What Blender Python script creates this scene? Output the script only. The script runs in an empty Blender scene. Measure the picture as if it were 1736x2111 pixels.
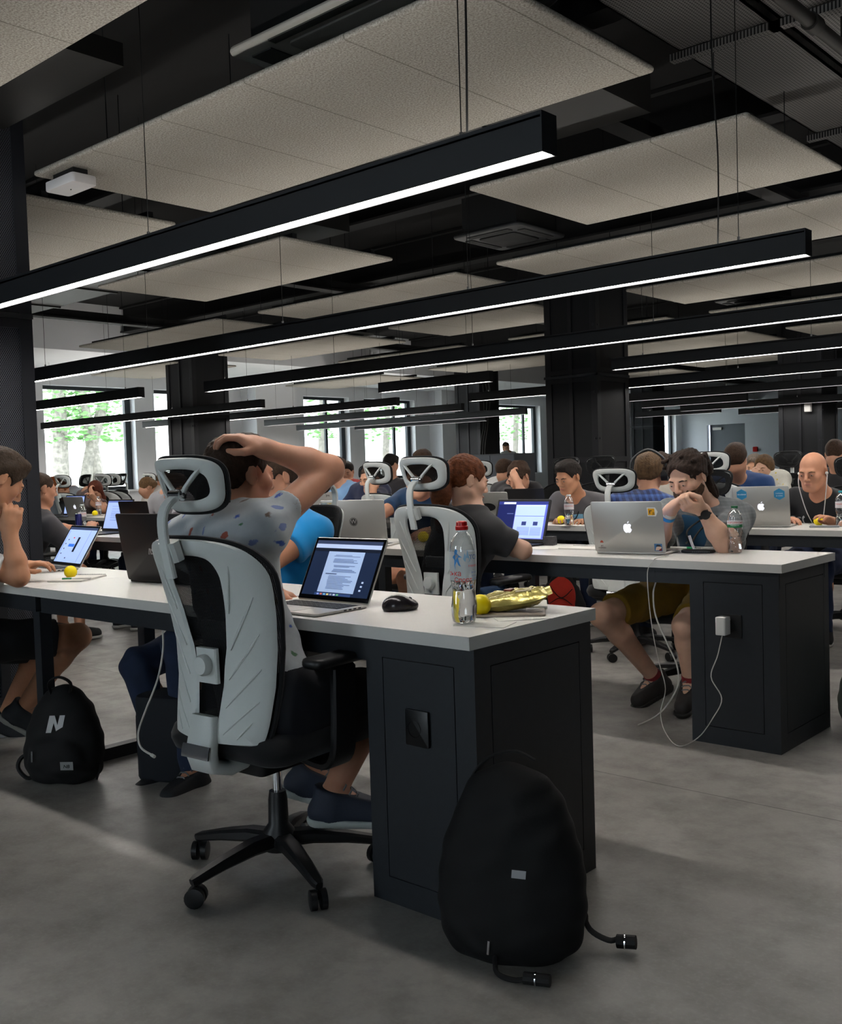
import bpy, math, random
import numpy as np
from mathutils import Vector, Matrix
from mathutils.bvhtree import BVHTree
random.seed(4)
SC = bpy.context.scene
COL = SC.collection
PI = math.pi
# ------------------------------------------------------------------ camera
CAM = dict(f=2077.184, yaw=.7292, pitch=-.0436, roll=-.0314)
CP = np.array([1.5434, -1.8888, 1.1655])
_cy, _sy = math.cos(CAM['yaw']), math.sin(CAM['yaw'])
_f0 = np.array([-_sy, _cy, 0.]); _r0 = np.array([_cy, _sy, 0.]); _u0 = np.array([0, 0, 1.])
_cp, _sp = math.cos(CAM['pitch']), math.sin(CAM['pitch'])
CF = _f0*_cp + _u0*_sp; CU = _u0*_cp - _f0*_sp
_cr, _sr = math.cos(CAM['roll']), math.sin(CAM['roll'])
CR = _r0*_cr + CU*_sr; CU = CU*_cr - _r0*_sr
def at(u, v, d=None, x=None, y=None, z=None):
    r = CF + CR*(u-868)/CAM['f'] - CU*(v-1055.5)/CAM['f']
    if z is not None: t = (z-CP[2])/r[2]
    elif y is not None: t = (y-CP[1])/r[1]
    elif x is not None: t = (x-CP[0])/r[0]
    else: t = d
    return CP + r*t
cd = bpy.data.cameras.new('camera'); cam = bpy.data.objects.new('camera', cd); COL.objects.link(cam)
cd.sensor_fit = 'HORIZONTAL'; cd.sensor_width = 36; cd.lens = CAM['f']/1736*36; cd.clip_end = 200; cd.clip_start = .05
m = Matrix(((CR[0], CU[0], -CF[0], CP[0]), (CR[1], CU[1], -CF[1], CP[1]), (CR[2], CU[2], -CF[2], CP[2]), (0, 0, 0, 1)))
cam.matrix_world = m
SC.camera = cam
# ------------------------------------------------------------------ world, exposure, light levels
SC.view_settings.view_transform = 'Standard'; SC.view_settings.look = 'None'
SC.view_settings.exposure = 0.0; SC.view_settings.gamma = 1.0
SC.view_settings.use_curve_mapping = False
W = bpy.data.worlds.new('world'); SC.world = W; W.use_nodes = True
_bg = W.node_tree.nodes['Background']; _bg.inputs[0].default_value = (.80, .90, 1.0, 1); _bg.inputs[1].default_value = 15.0
UPL = 24.0  # emission of the unseen upward glow added to brighten the ceiling panels
STRIP = 50.0       # emission of the strip-light diffusers
SCREEN = 0.75      # emission of the laptop screens
def sun():
    l = bpy.data.lights.new('sun', 'SUN'); l.energy = 4; l.angle = .2; o = bpy.data.objects.new('sun', l)
    COL.objects.link(o); o.rotation_euler = (math.radians(50), 0, math.radians(200))
sun()
# ------------------------------------------------------------------ materials
def lin(c):
    if isinstance(c, str):
        c = c.lstrip('#'); c = [int(c[i:i+2], 16)/255 for i in (0, 2, 4)]
    return tuple(x/12.92 if x <= .04045 else ((x+.055)/1.055)**2.4 for x in c[:3])
MATS = {}
def M(name, col='#808080', rough=.6, metal=0., spec=.5, emit=0., noise=None, bump=None, sheen=0., alpha=1., sub=0., trans=0., ior=1.45, coat=0.):
    if name in MATS: return MATS[name]
    m = bpy.data.materials.new(name); m.use_nodes = True; nt = m.node_tree; b = nt.nodes['Principled BSDF']
    c = lin(col) + (1,)
    b.inputs['Base Color'].default_value = c; b.inputs['Roughness'].default_value = rough; b.inputs['Metallic'].default_value = metal
    b.inputs['Specular IOR Level'].default_value = spec; b.inputs['IOR'].default_value = ior
    if emit: b.inputs['Emission Color'].default_value = c; b.inputs['Emission Strength'].default_value = emit
    if sheen: b.inputs['Sheen Weight'].default_value = sheen
    if alpha < 1: b.inputs['Alpha'].default_value = alpha
    if sub: b.inputs['Subsurface Weight'].default_value = sub; b.inputs['Subsurface Radius'].default_value = (.01, .004, .002)
    if trans: b.inputs['Transmission Weight'].default_value = trans
    if coat: b.inputs['Coat Weight'].default_value = coat
    if noise or bump:
        tc = nt.nodes.new('ShaderNodeTexCoord')
    if noise:   # (scale, amount)
        n = nt.nodes.new('ShaderNodeTexNoise'); n.inputs['Scale'].default_value = noise[0]; n.inputs['Detail'].default_value = 6
        nt.links.new(tc.outputs['Object'], n.inputs['Vector'])
        r = nt.nodes.new('ShaderNodeMapRange'); r.inputs[1].default_value = .3; r.inputs[2].default_value = .7
        r.inputs[3].default_value = 1-noise[1]; r.inputs[4].default_value = 1+noise[1]
        mx = nt.nodes.new('ShaderNodeVectorMath'); mx.operation = 'SCALE'; mx.inputs[0].default_value = c[:3]
        nt.links.new(n.outputs[0], r.inputs[0]); nt.links.new(r.outputs[0], mx.inputs['Scale']); nt.links.new(mx.outputs[0], b.inputs['Base Color'])
    if bump:    # (scale, strength, distance)
        n = nt.nodes.new('ShaderNodeTexNoise'); n.inputs['Scale'].default_value = bump[0]; n.inputs['Detail'].default_value = 5
        nt.links.new(tc.outputs['Object'], n.inputs['Vector'])
        bp = nt.nodes.new('ShaderNodeBump'); bp.inputs['Strength'].default_value = bump[1]; bp.inputs['Distance'].default_value = bump[2]
        nt.links.new(n.outputs[0], bp.inputs['Height']); nt.links.new(bp.outputs[0], b.inputs['Normal'])
    MATS[name] = m; return m
def nodes(m): return m.node_tree, m.node_tree.nodes['Principled BSDF']
def mixcol(nt, fac, a, b):
    mx = nt.nodes.new('ShaderNodeMix'); mx.data_type = 'RGBA'
    for s, v in ((0, fac), (6, a), (7, b)):
        if hasattr(v, 'links'): nt.links.new(v, mx.inputs[s])
        elif s == 0: mx.inputs[0].default_value = v
        else: mx.inputs[s].default_value = lin(v)+(1,)
    return mx.outputs[2]
def mth(nt, op, a, b=None):
    n = nt.nodes.new('ShaderNodeMath'); n.operation = op
    for i, v in enumerate((a, b)):
        if v is None: continue
        if hasattr(v, 'links'): nt.links.new(v, n.inputs[i])
        else: n.inputs[i].default_value = v
    return n.outputs[0]
def objxyz(nt, out='Object'):
    tc = nt.nodes.new('ShaderNodeTexCoord'); s = nt.nodes.new('ShaderNodeSeparateXYZ'); nt.links.new(tc.outputs[out], s.inputs[0])
    return tc.outputs[out], s.outputs[0], s.outputs[1], s.outputs[2]
def noise(nt, vec, scale, detail=4, rough=.5):
    n = nt.nodes.new('ShaderNodeTexNoise'); n.inputs['Scale'].default_value = scale; n.inputs['Detail'].default_value = detail; n.inputs['Roughness'].default_value = rough
    nt.links.new(vec, n.inputs['Vector']); return n.outputs[0]
def step(nt, v, lo, hi):
    r = nt.nodes.new('ShaderNodeMapRange'); nt.links.new(v, r.inputs[0]); r.inputs[1].default_value = lo; r.inputs[2].default_value = hi; return r.outputs[0]
def mat_floor():
    m = M('polished_concrete', '#77746f', .42); nt, b = nodes(m); v, x, y, z = objxyz(nt)
    n1 = noise(nt, v, .9, 6, .6); n2 = noise(nt, v, 6, 8, .65); n3 = noise(nt, v, 90, 3)
    c = mixcol(nt, step(nt, n1, .3, .7), '#7a7773', '#a19e98'); c = mixcol(nt, mth(nt, 'MULTIPLY', step(nt, n2, .42, .72), .8), c, '#6c6965')
    c = mixcol(nt, mth(nt, 'MULTIPLY', step(nt, n3, .5, .9), .35), c, '#aaa59e')
    j = None
    for (ax, off, per) in ((y, 1.66, 6.0), (x, 1.0, 6.0)):
        d = mth(nt, 'ABSOLUTE', mth(nt, 'SUBTRACT', mth(nt, 'FRACT', mth(nt, 'DIVIDE', mth(nt, 'ADD', ax, off+per*10), per)), .5))
        k = step(nt, d, .0006, .0003); j = k if j is None else mth(nt, 'MAXIMUM', j, k)
    c = mixcol(nt, mth(nt, 'MULTIPLY', j, .8), c, '#2c2a27')
    nt.links.new(c, b.inputs['Base Color'])
    rg = nt.nodes.new('ShaderNodeMapRange'); nt.links.new(n2, rg.inputs[0]); rg.inputs[1].default_value = .3; rg.inputs[2].default_value = .75; rg.inputs[3].default_value = .30; rg.inputs[4].default_value = .52
    nt.links.new(rg.outputs[0], b.inputs['Roughness'])
    bp = nt.nodes.new('ShaderNodeBump'); bp.inputs['Strength'].default_value = .08; bp.inputs['Distance'].default_value = .01; nt.links.new(n2, bp.inputs['Height']); nt.links.new(bp.outputs[0], b.inputs['Normal'])
    return m
def mat_felt():
    m = M('acoustic_felt', '#a29b8f', .95, spec=.1); nt, b = nodes(m); v, x, y, z = objxyz(nt)
    n1 = noise(nt, v, 120, 4, .7); n2 = noise(nt, v, 3, 3)
    c = mixcol(nt, step(nt, n1, .36, .64), '#77726a', '#b3aea6'); c = mixcol(nt, mth(nt, 'MULTIPLY', step(nt, n2, .35, .7), .25), c, '#8a8479')
    d = mth(nt, 'ABSOLUTE', mth(nt, 'SUBTRACT', mth(nt, 'FRACT', mth(nt, 'ADD', mth(nt, 'DIVIDE', x, .58), 20.5)), .5))
    c = mixcol(nt, mth(nt, 'MULTIPLY', step(nt, d, .008, .004), .5), c, '#3c3831')
    nt.links.new(c, b.inputs['Base Color'])
    bp = nt.nodes.new('ShaderNodeBump'); bp.inputs['Strength'].default_value = .7; bp.inputs['Distance'].default_value = .004; nt.links.new(n1, bp.inputs['Height']); nt.links.new(bp.outputs[0], b.inputs['Normal'])
    return m
def mat_grid(name, base, hole, period, width, round_=False):
    m = M(name, base, .55, .4); nt, b = nodes(m); v, x, y, z = objxyz(nt)
    h = mth(nt, 'ADD', x, y); s1 = mth(nt, 'SINE', mth(nt, 'MULTIPLY', mth(nt, 'ADD', h, mth(nt, 'MULTIPLY', z, .6)), 2*PI/period))
    s2 = mth(nt, 'SINE', mth(nt, 'MULTIPLY', mth(nt, 'SUBTRACT', h, mth(nt, 'MULTIPLY', z, .6)), 2*PI/period))
    if round_: p = mth(nt, 'MULTIPLY', mth(nt, 'SINE', mth(nt, 'MULTIPLY', x, 2*PI/period)), mth(nt, 'SINE', mth(nt, 'MULTIPLY', y, 2*PI/period)))
    else: p = mth(nt, 'MULTIPLY', s1, s2)
    k = step(nt, mth(nt, 'ABSOLUTE', p), width, width+.1)
    nt.links.new(mixcol(nt, k, base, hole), b.inputs['Base Color']); return m
def mat_mesh(name='chair_mesh', a=.80):
    m = M(name, '#0b0c0e', .8, spec=.2); nt, b = nodes(m); v, x, y, z = objxyz(nt)
    s1 = mth(nt, 'SINE', mth(nt, 'MULTIPLY', x, 2*PI/.004)); s2 = mth(nt, 'SINE', mth(nt, 'MULTIPLY', z, 2*PI/.004))
    k = step(nt, mth(nt, 'MAXIMUM', s1, s2), -.15, .05)
    k = mth(nt, 'ADD', mth(nt, 'MULTIPLY', k, 1-.6), .6+(a-.80)); nt.links.new(k, b.inputs['Alpha']); return m
def mat_clear(name, tint=(1, 1, 1), gl=.12, rough=.02):
    m = bpy.data.materials.new(name); m.use_nodes = True; nt = m.node_tree; nt.nodes.remove(nt.nodes['Principled BSDF'])
    t = nt.nodes.new('ShaderNodeBsdfTransparent'); t.inputs[0].default_value = tint+(1,); g = nt.nodes.new('ShaderNodeBsdfGlossy'); g.inputs['Roughness'].default_value = rough
    fr = nt.nodes.new('ShaderNodeLayerWeight'); fr.inputs[0].default_value = .35; mx = nt.nodes.new('ShaderNodeMixShader')
    f = mth(nt, 'MINIMUM', mth(nt, 'ADD', mth(nt, 'MULTIPLY', fr.outputs[1], .7), gl), 1.0)
    nt.links.new(f, mx.inputs[0]); nt.links.new(t.outputs[0], mx.inputs[1]); nt.links.new(g.outputs[0], mx.inputs[2]); nt.links.new(mx.outputs[0], nt.nodes['Material Output'].inputs[0])
    MATS[name] = m; return m
def mat_plaid(name, c1, c2, c3, per=.05):
    m = M(name, c1, .85, sheen=.2); nt, b = nodes(m); v, x, y, z = objxyz(nt)
    h = mth(nt, 'ADD', x, mth(nt, 'MULTIPLY', y, .9))
    s1 = step(nt, mth(nt, 'SINE', mth(nt, 'MULTIPLY', h, 2*PI/per)), .0, .4); s2 = step(nt, mth(nt, 'SINE', mth(nt, 'MULTIPLY', z, 2*PI/per)), .0, .4)
    s3 = step(nt, mth(nt, 'SINE', mth(nt, 'MULTIPLY', z, 4*PI/per)), .8, .95)
    c = mixcol(nt, mth(nt, 'MULTIPLY', mth(nt, 'ADD', s1, s2), .5), c1, c2); c = mixcol(nt, mth(nt, 'MULTIPLY', s3, .6), c, c3); nt.links.new(c, b.inputs['Base Color']); return m
def mat_spots(name, base, cols, scale=14., size=.16):
    m = M(name, base, .9, sheen=.2); nt, b = nodes(m)
    tc = nt.nodes.new('ShaderNodeTexCoord'); mp = nt.nodes.new('ShaderNodeMapping'); mp.inputs['Scale'].default_value = (1.7, .9, 1.3); mp.inputs['Rotation'].default_value = (.5, .4, .3)
    nt.links.new(tc.outputs['Object'], mp.inputs[0])
    vo = nt.nodes.new('ShaderNodeTexVoronoi'); vo.inputs['Scale'].default_value = scale; vo.inputs['Randomness'].default_value = .8; nt.links.new(mp.outputs[0], vo.inputs['Vector'])
    wv = noise(nt, mp.outputs[0], scale*2.2, 3)
    d = mth(nt, 'ADD', vo.outputs['Distance'], mth(nt, 'MULTIPLY', mth(nt, 'SUBTRACT', wv, .5), .75))
    k = step(nt, d, size+.03, size-.03)
    sp = nt.nodes.new('ShaderNodeSeparateColor'); nt.links.new(vo.outputs['Color'], sp.inputs[0])
    cr = nt.nodes.new('ShaderNodeValToRGB'); cr.color_ramp.interpolation = 'CONSTANT'
    el = cr.color_ramp.elements
    for i, c in enumerate(cols):
        e = el[i] if i < 2 else el.new(i/len(cols)); e.position = i/len(cols); e.color = lin(c)+(1,)
    nt.links.new(sp.outputs[0], cr.inputs[0])
    nb = noise(nt, tc.outputs['Object'], 60, 4); base2 = mixcol(nt, mth(nt, 'MULTIPLY', nb, .25), base, '#6a6c6e')
    nt.links.new(mixcol(nt, k, base2, cr.outputs[0]), b.inputs['Base Color']); return m
FLOOR = mat_floor(); FELT = mat_felt()
BLACK = M('black_paint', '#0d0e10', .6, noise=(3, .15)); STEEL = M('dark_powder_coat', '#1d2126', .5, noise=(40, .10), bump=(300, .1, .001))
GROOVE = M('groove_black', '#060708', .8)
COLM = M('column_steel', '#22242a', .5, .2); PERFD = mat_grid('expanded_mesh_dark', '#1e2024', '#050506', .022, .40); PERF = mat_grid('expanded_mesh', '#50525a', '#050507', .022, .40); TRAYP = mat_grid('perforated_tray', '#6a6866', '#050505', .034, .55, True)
CEILM = M('ceiling_black', '#050506', .85, noise=(2, .3)); WALL = M('wall_paint', '#dfe0e2', .85, noise=(1.5, .03)); WALLG = M('wall_grey_paint', '#a9acb3', .85)
DESKW = M('white_laminate', '#c9c7c2', .35, noise=(30, .015)); EDGE = M('laminate_edge', '#a7a7a3', .5)
DIFF = M('light_diffuser', '#fffaf4', .5, emit=STRIP); UPD = M('added_uplight_glow', '#fffbf4', .5, emit=UPL); HOUS = M('light_housing', '#14161a', .55); WIRE = M('steel_wire', '#1b1b1c', .5, .5)
WHITEP = M('white_plastic', '#cbcfcc', .42, bump=(400, .05, .0005)); BLKP = M('black_plastic', '#101113', .45); BLKF = M('black_fabric', '#0c0d10', .9, sheen=.1, bump=(300, .3, .001))
CHROME = M('chrome', '#eceef2', .15, 1.); ALU = M('laptop_aluminium', '#b5b3ae', .35, .55); BLID = M('black_laptop_lid', '#191718', .35, .3)
CMESH = mat_mesh(); CLEAR = mat_clear('clear_plastic', (.97, .98, .98), .07, .05); GLASS = mat_clear('window_glass', (.97, .98, .97), .02, .0)
YEL = M('yellow_rubber', '#f2d900', .4, spec=.4); PAPER = M('paper', '#d5d3cc', .8); RED = M('red_plastic', '#c01414', .3); WATER = M('water', '#ffffff', .0, trans=1., ior=1.33)
CABLE = M('white_cable', '#c6c4bd', .5)
# ------------------------------------------------------------------ mesh helpers
class MB:
    def __init__(s): s.v = []; s.f = []; s.mi = []; s.c = 0
    def mat(s, i): s.c = i; return s
    def add(s, vs, fs):
        o = len(s.v); s.v += [tuple(v) for v in vs]; s.f += [tuple(i+o for i in f) for f in fs]; s.mi += [s.c]*len(fs); return s
    def box(s, x0, y0, z0, x1, y1, z1, T=None):
        vs = [Vector((x, y, z)) for z in (z0, z1) for y in (y0, y1) for x in (x0, x1)]
        if T: vs = [T @ v for v in vs]
        return s.add(vs, [(0, 2, 3, 1), (4, 5, 7, 6), (0, 1, 5, 4), (2, 6, 7, 3), (0, 4, 6, 2), (1, 3, 7, 5)])
    def rbox(s, x0, y0, z0, x1, y1, z1, r=.01, n=4, T=None, e=.35):
        # rounded in plan, softly bevelled top and bottom
        def ring(ins, z):
            out = []
            rr = max(r-ins, .0005)
            for (cx, cy, a0) in ((x1-r, y1-r, 0), (x0+r, y1-r, PI/2), (x0+r, y0+r, PI), (x1-r, y0+r, 1.5*PI)):
                for i in range(n+1):
                    a = a0+i*PI/2/n; out.append(Vector((cx+rr*math.cos(a), cy+rr*math.sin(a), z)))
            return out
        b = min(r*e, (z1-z0)*.45)
        rings = [ring(b, z0), ring(b*.3, z0+b*.3), ring(0, z0+b), ring(0, z1-b), ring(b*.3, z1-b*.3), ring(b, z1)]
        return s.rings(rings, T=T)
    def rings(s, rings, cap=True, T=None, closed=True):
        n = len(rings[0]); vs = [T @ Vector(v) if T else Vector(v) for r in rings for v in r]; fs = []
        for k in range(len(rings)-1):
            for i in range(n if closed else n-1):
                j = (i+1) % n; fs.append((k*n+i, k*n+j, (k+1)*n+j, (k+1)*n+i))
        if cap: fs.append(tuple(range(n-1, -1, -1))); fs.append(tuple(range((len(rings)-1)*n, len(rings)*n)))
        return s.add(vs, fs)
    def lathe(s, prof, n=24, T=None, cap=True):
        return s.rings([[Vector((r*math.cos(2*PI*i/n), r*math.sin(2*PI*i/n), z)) for i in range(n)] for r, z in prof], cap, T)
    def cyl(s, a, b, r, n=12, r2=None, cap=True):
        return s.tube([a, b], [r, r if r2 is None else r2], n, cap)
    def tube(s, pts, r, n=8, cap=True, flat=1.):
        pts = [Vector(p) for p in pts]; rs = r if isinstance(r, (list, tuple)) else [r]*len(pts); rings = []; prev = None
        for i, p in enumerate(pts):
            t = (pts[min(i+1, len(pts)-1)]-pts[max(i-1, 0)]).normalized()
            if prev is None: u = t.cross(Vector((0, 0, 1)) if abs(t.z) < .9 else Vector((1, 0, 0))).normalized()
            else: u = (prev-t*prev.dot(t)).normalized()
            prev = u; w = t.cross(u)
            rings.append([p+(u*math.cos(2*PI*k/n)+w*math.sin(2*PI*k/n)*flat)*rs[i] for k in range(n)])
        return s.rings(rings, cap)
    def sphere(s, c, r, n=20, m=12):
        c = Vector(c); rr = r if isinstance(r, (tuple, list)) else (r, r, r)
        rings = [[Vector((c.x+rr[0]*math.sin(PI*j/m)*math.cos(2*PI*i/n), c.y+rr[1]*math.sin(PI*j/m)*math.sin(2*PI*i/n), c.z-rr[2]*math.cos(PI*j/m))) for i in range(n)] for j in [.02]+list(range(1, m))+[m-.02]]
        return s.rings(rings)
    def prism(s, poly, z0, z1, T=None):
        n = len(poly); vs = [Vector((x, y, z)) for z in (z0, z1) for x, y in poly]
        if T: vs = [T @ v for v in vs]
        return s.add(vs, [tuple(range(n-1, -1, -1)), tuple(range(n, 2*n))]+[(i, (i+1) % n, n+(i+1) % n, n+i) for i in range(n)])
    def build(s, name, mats, parent=None, smooth=True, angle=35, loc=None, label=None):
        me = bpy.data.meshes.new(name); me.from_pydata(s.v, [], s.f)
        if not isinstance(mats, (list, tuple)): mats = [mats]
        for m_ in mats: me.materials.append(m_)
        me.polygons.foreach_set('material_index', s.mi)
        me.polygons.foreach_set('use_smooth', [smooth]*len(me.polygons))
        me.update(); me.validate()
        if smooth: me.set_sharp_from_angle(angle=math.radians(angle))
        return link(name, me, parent, loc, label)
def link(name, me, parent=None, loc=None, label=None):
    o = bpy.data.objects.new(name, me); COL.objects.link(o)
    if parent: o.parent = parent
    if loc is not None: o.location = loc
    if label: o['label'] = label
    return o
def empty(name, label, cat, loc=(0, 0, 0), rz=0, group=None, parent=None):
    o = bpy.data.objects.new(name, None); COL.objects.link(o); o.location = loc; o.rotation_euler = (0, 0, rz); o.empty_display_size = .1
    return tag(o, label, cat, group)
def tag(o, label, cat, group=None):
    o['label'] = label; o['category'] = cat
    if group: o['group'] = group
    return o
def struct(o): o['kind'] = 'structure'; return o
def dup(root, loc, rz, label, group=None):
    def rec(o, p):
        c = o.copy(); COL.objects.link(c)
        if p: c.parent = p
        for ch in KIDS(o): rec(ch, c)
        return c
    r = rec(root, None); r.location = loc; r.rotation_euler = (0, 0, rz); r['label'] = label
    if group: r['group'] = group
    return r
def KIDS(o): return list(o.children)
def basis(x, y, z, loc=(0, 0, 0)):
    return Matrix(((x[0], y[0], z[0], loc[0]), (x[1], y[1], z[1], loc[1]), (x[2], y[2], z[2], loc[2]), (0, 0, 0, 1)))
def T3(loc, rz=0, rx=0, ry=0):
    return Matrix.Translation(Vector(loc)) @ Matrix.Rotation(rz, 4, 'Z') @ Matrix.Rotation(rx, 4, 'X') @ Matrix.Rotation(ry, 4, 'Y')
def catmull(pts, n=6):
    pts = [Vector(p) for p in pts]; out = []
    for i in range(len(pts)-1):
        p0 = pts[max(i-1, 0)]; p1 = pts[i]; p2 = pts[i+1]; p3 = pts[min(i+2, len(pts)-1)]
        for k in range(n):
            t = k/n; out.append(.5*((2*p1)+(p2-p0)*t+(2*p0-5*p1+4*p2-p3)*t*t+(3*p1-p0-3*p2+p3)*t**3))
    out.append(pts[-1]); return out
_tcache = {}
def text_vf(s, size=.02, bold=0.):
    key = (s, bold)
    if key not in _tcache:
        cu = bpy.data.curves.new('t', 'FONT'); cu.body = s; cu.size = 1; cu.align_x = 'CENTER'; cu.align_y = 'CENTER'; cu.resolution_u = 3; cu.offset = bold
        o = bpy.data.objects.new('t', cu); COL.objects.link(o); dg = bpy.context.evaluated_depsgraph_get(); dg.update()
        me = o.evaluated_get(dg).to_mesh(); _tcache[key] = ([tuple(v.co) for v in me.vertices], [tuple(p.vertices) for p in me.polygons])
        o.evaluated_get(dg).to_mesh_clear(); bpy.data.objects.remove(o); bpy.data.curves.remove(cu)
    v, f = _tcache[key]; return [(a*size, b*size, c) for a, b, c in v], f
def put_text(mb, s, size, T, bold=0., shear=0.):
    v, f = text_vf(s, size, bold); return mb.add([T @ Vector((a+b*shear, b, 0)) for a, b, c in v], f)
# ------------------------------------------------------------------ distance-field bodies
def nrm(v): v = np.asarray(v, float); return v/(np.linalg.norm(v)+1e-12)
class SDF:
    def __init__(s): s.p = []
    def cap(s, a, b, ra, rb=None, k=.02, flat=False): s.p.append(('cap', np.array(a, float), np.array(b, float), ra, ra if rb is None else rb, k, flat)); return s
    def ell(s, c, r, B=None, k=.02): s.p.append(('ell', np.array(c, float), np.array(r, float) if np.ndim(r) else np.array([r]*3, float), np.eye(3) if B is None else np.array(B, float), k)); return s
    def sub(s, c, r, B=None, k=.01): s.p.append(('sub', np.array(c, float), np.array(r, float) if np.ndim(r) else np.array([r]*3, float), np.eye(3) if B is None else np.array(B, float), k)); return s
    def subcap(s, a, b, ra, rb, k=.005): s.p.append(('subcap', np.array(a, float), np.array(b, float), ra, rb, k, False)); return s
    def cut(s, pt, n): s.p.append(('cut', np.array(pt, float), nrm(n))); return s
    def fn(s, f): s.p.append(('fn', f)); return s
    def mesh(s, res, disp=None):
        lo = np.full(3, 1e9); hi = -lo
        for q in s.p:
            if q[0] == 'cap':
                for e, r in ((q[1], q[3]), (q[2], q[4])): lo = np.minimum(lo, e-r); hi = np.maximum(hi, e+r)
            elif q[0] == 'ell': r = q[2].max(); lo = np.minimum(lo, q[1]-r); hi = np.maximum(hi, q[1]+r)
        lo -= 4*res+.01; hi += 4*res+.01; n = np.ceil((hi-lo)/res).astype(int)+1
        V = np.full(n, .2, np.float32); ax = [lo[i]+np.arange(n[i])*res for i in range(3)]
        for q in s.p:
            if q[0] == 'cut': X, Y, Z = ax[0][:, None, None]-q[1][0], ax[1][None, :, None]-q[1][1], ax[2][None, None, :]-q[1][2]; V = np.maximum(V, (X*q[2][0]+Y*q[2][1]+Z*q[2][2]).astype(np.float32)); continue
            if q[0] == 'fn': V = q[1](V, ax[0][:, None, None], ax[1][None, :, None], ax[2][None, None, :]).astype(np.float32); continue
            if q[0] in ('cap', 'subcap'): rr = max(q[3], q[4]); k = q[5]; l = np.minimum(q[1], q[2])-rr; h = np.maximum(q[1], q[2])+rr
            else: rr = q[2].max(); k = q[4]; l = q[1]-rr; h = q[1]+rr
            mg = k+3*res+.012; i0 = np.maximum(((l-mg-lo)/res).astype(int), 0); i1 = np.minimum(((h+mg-lo)/res).astype(int)+2, n)
            if (i1 <= i0).any(): continue
            sl = tuple(slice(a, b) for a, b in zip(i0, i1))
            X = ax[0][sl[0]][:, None, None].astype(np.float32); Y = ax[1][sl[1]][None, :, None].astype(np.float32); Z = ax[2][sl[2]][None, None, :].astype(np.float32)
            if q[0] in ('cap', 'subcap'):
                a, b = q[1], q[2]; ab = b-a; L2 = max(ab@ab, 1e-9); px, py, pz = X-a[0], Y-a[1], Z-a[2]
                t0 = (px*ab[0]+py*ab[1]+pz*ab[2])/L2; t = np.clip(t0, 0, 1)
                d = np.sqrt((px-t*ab[0])**2+(py-t*ab[1])**2+(pz-t*ab[2])**2)-(q[3]+(q[4]-q[3])*t)
                if q[6]: d = np.maximum(d, (t0-1)*math.sqrt(L2))
            else:
                B = q[3]; px, py, pz = X-q[1][0], Y-q[1][1], Z-q[1][2]
                e = [(px*B[i][0]+py*B[i][1]+pz*B[i][2]) for i in range(3)]; r = q[2]
                k0 = np.sqrt((e[0]/r[0])**2+(e[1]/r[1])**2+(e[2]/r[2])**2); k1 = np.sqrt((e[0]/r[0]**2)**2+(e[1]/r[1]**2)**2+(e[2]/r[2]**2)**2)+1e-9
                d = k0*(k0-1)/k1; d = np.where(k0 < 1e-3, -r.min(), d)
            old = V[sl]; kk = max(k, 1e-4)
            if q[0] in ('cap', 'ell'):
                hh = np.clip(.5+.5*(old-d)/kk, 0, 1); V[sl] = old*(1-hh)+d*hh-kk*hh*(1-hh)
            else:
                hh = np.clip(.5-.5*(old+d)/kk, 0, 1); V[sl] = old*(1-hh)-d*hh+kk*hh*(1-hh)
        if disp is not None: V = V+disp(ax[0][:, None, None], ax[1][None, :, None], ax[2][None, None, :]).astype(np.float32)
        V[0] = V[-1] = .1; V[:, 0] = V[:, -1] = .1; V[:, :, 0] = V[:, :, -1] = .1
        return nets(V, lo, res)
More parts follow.
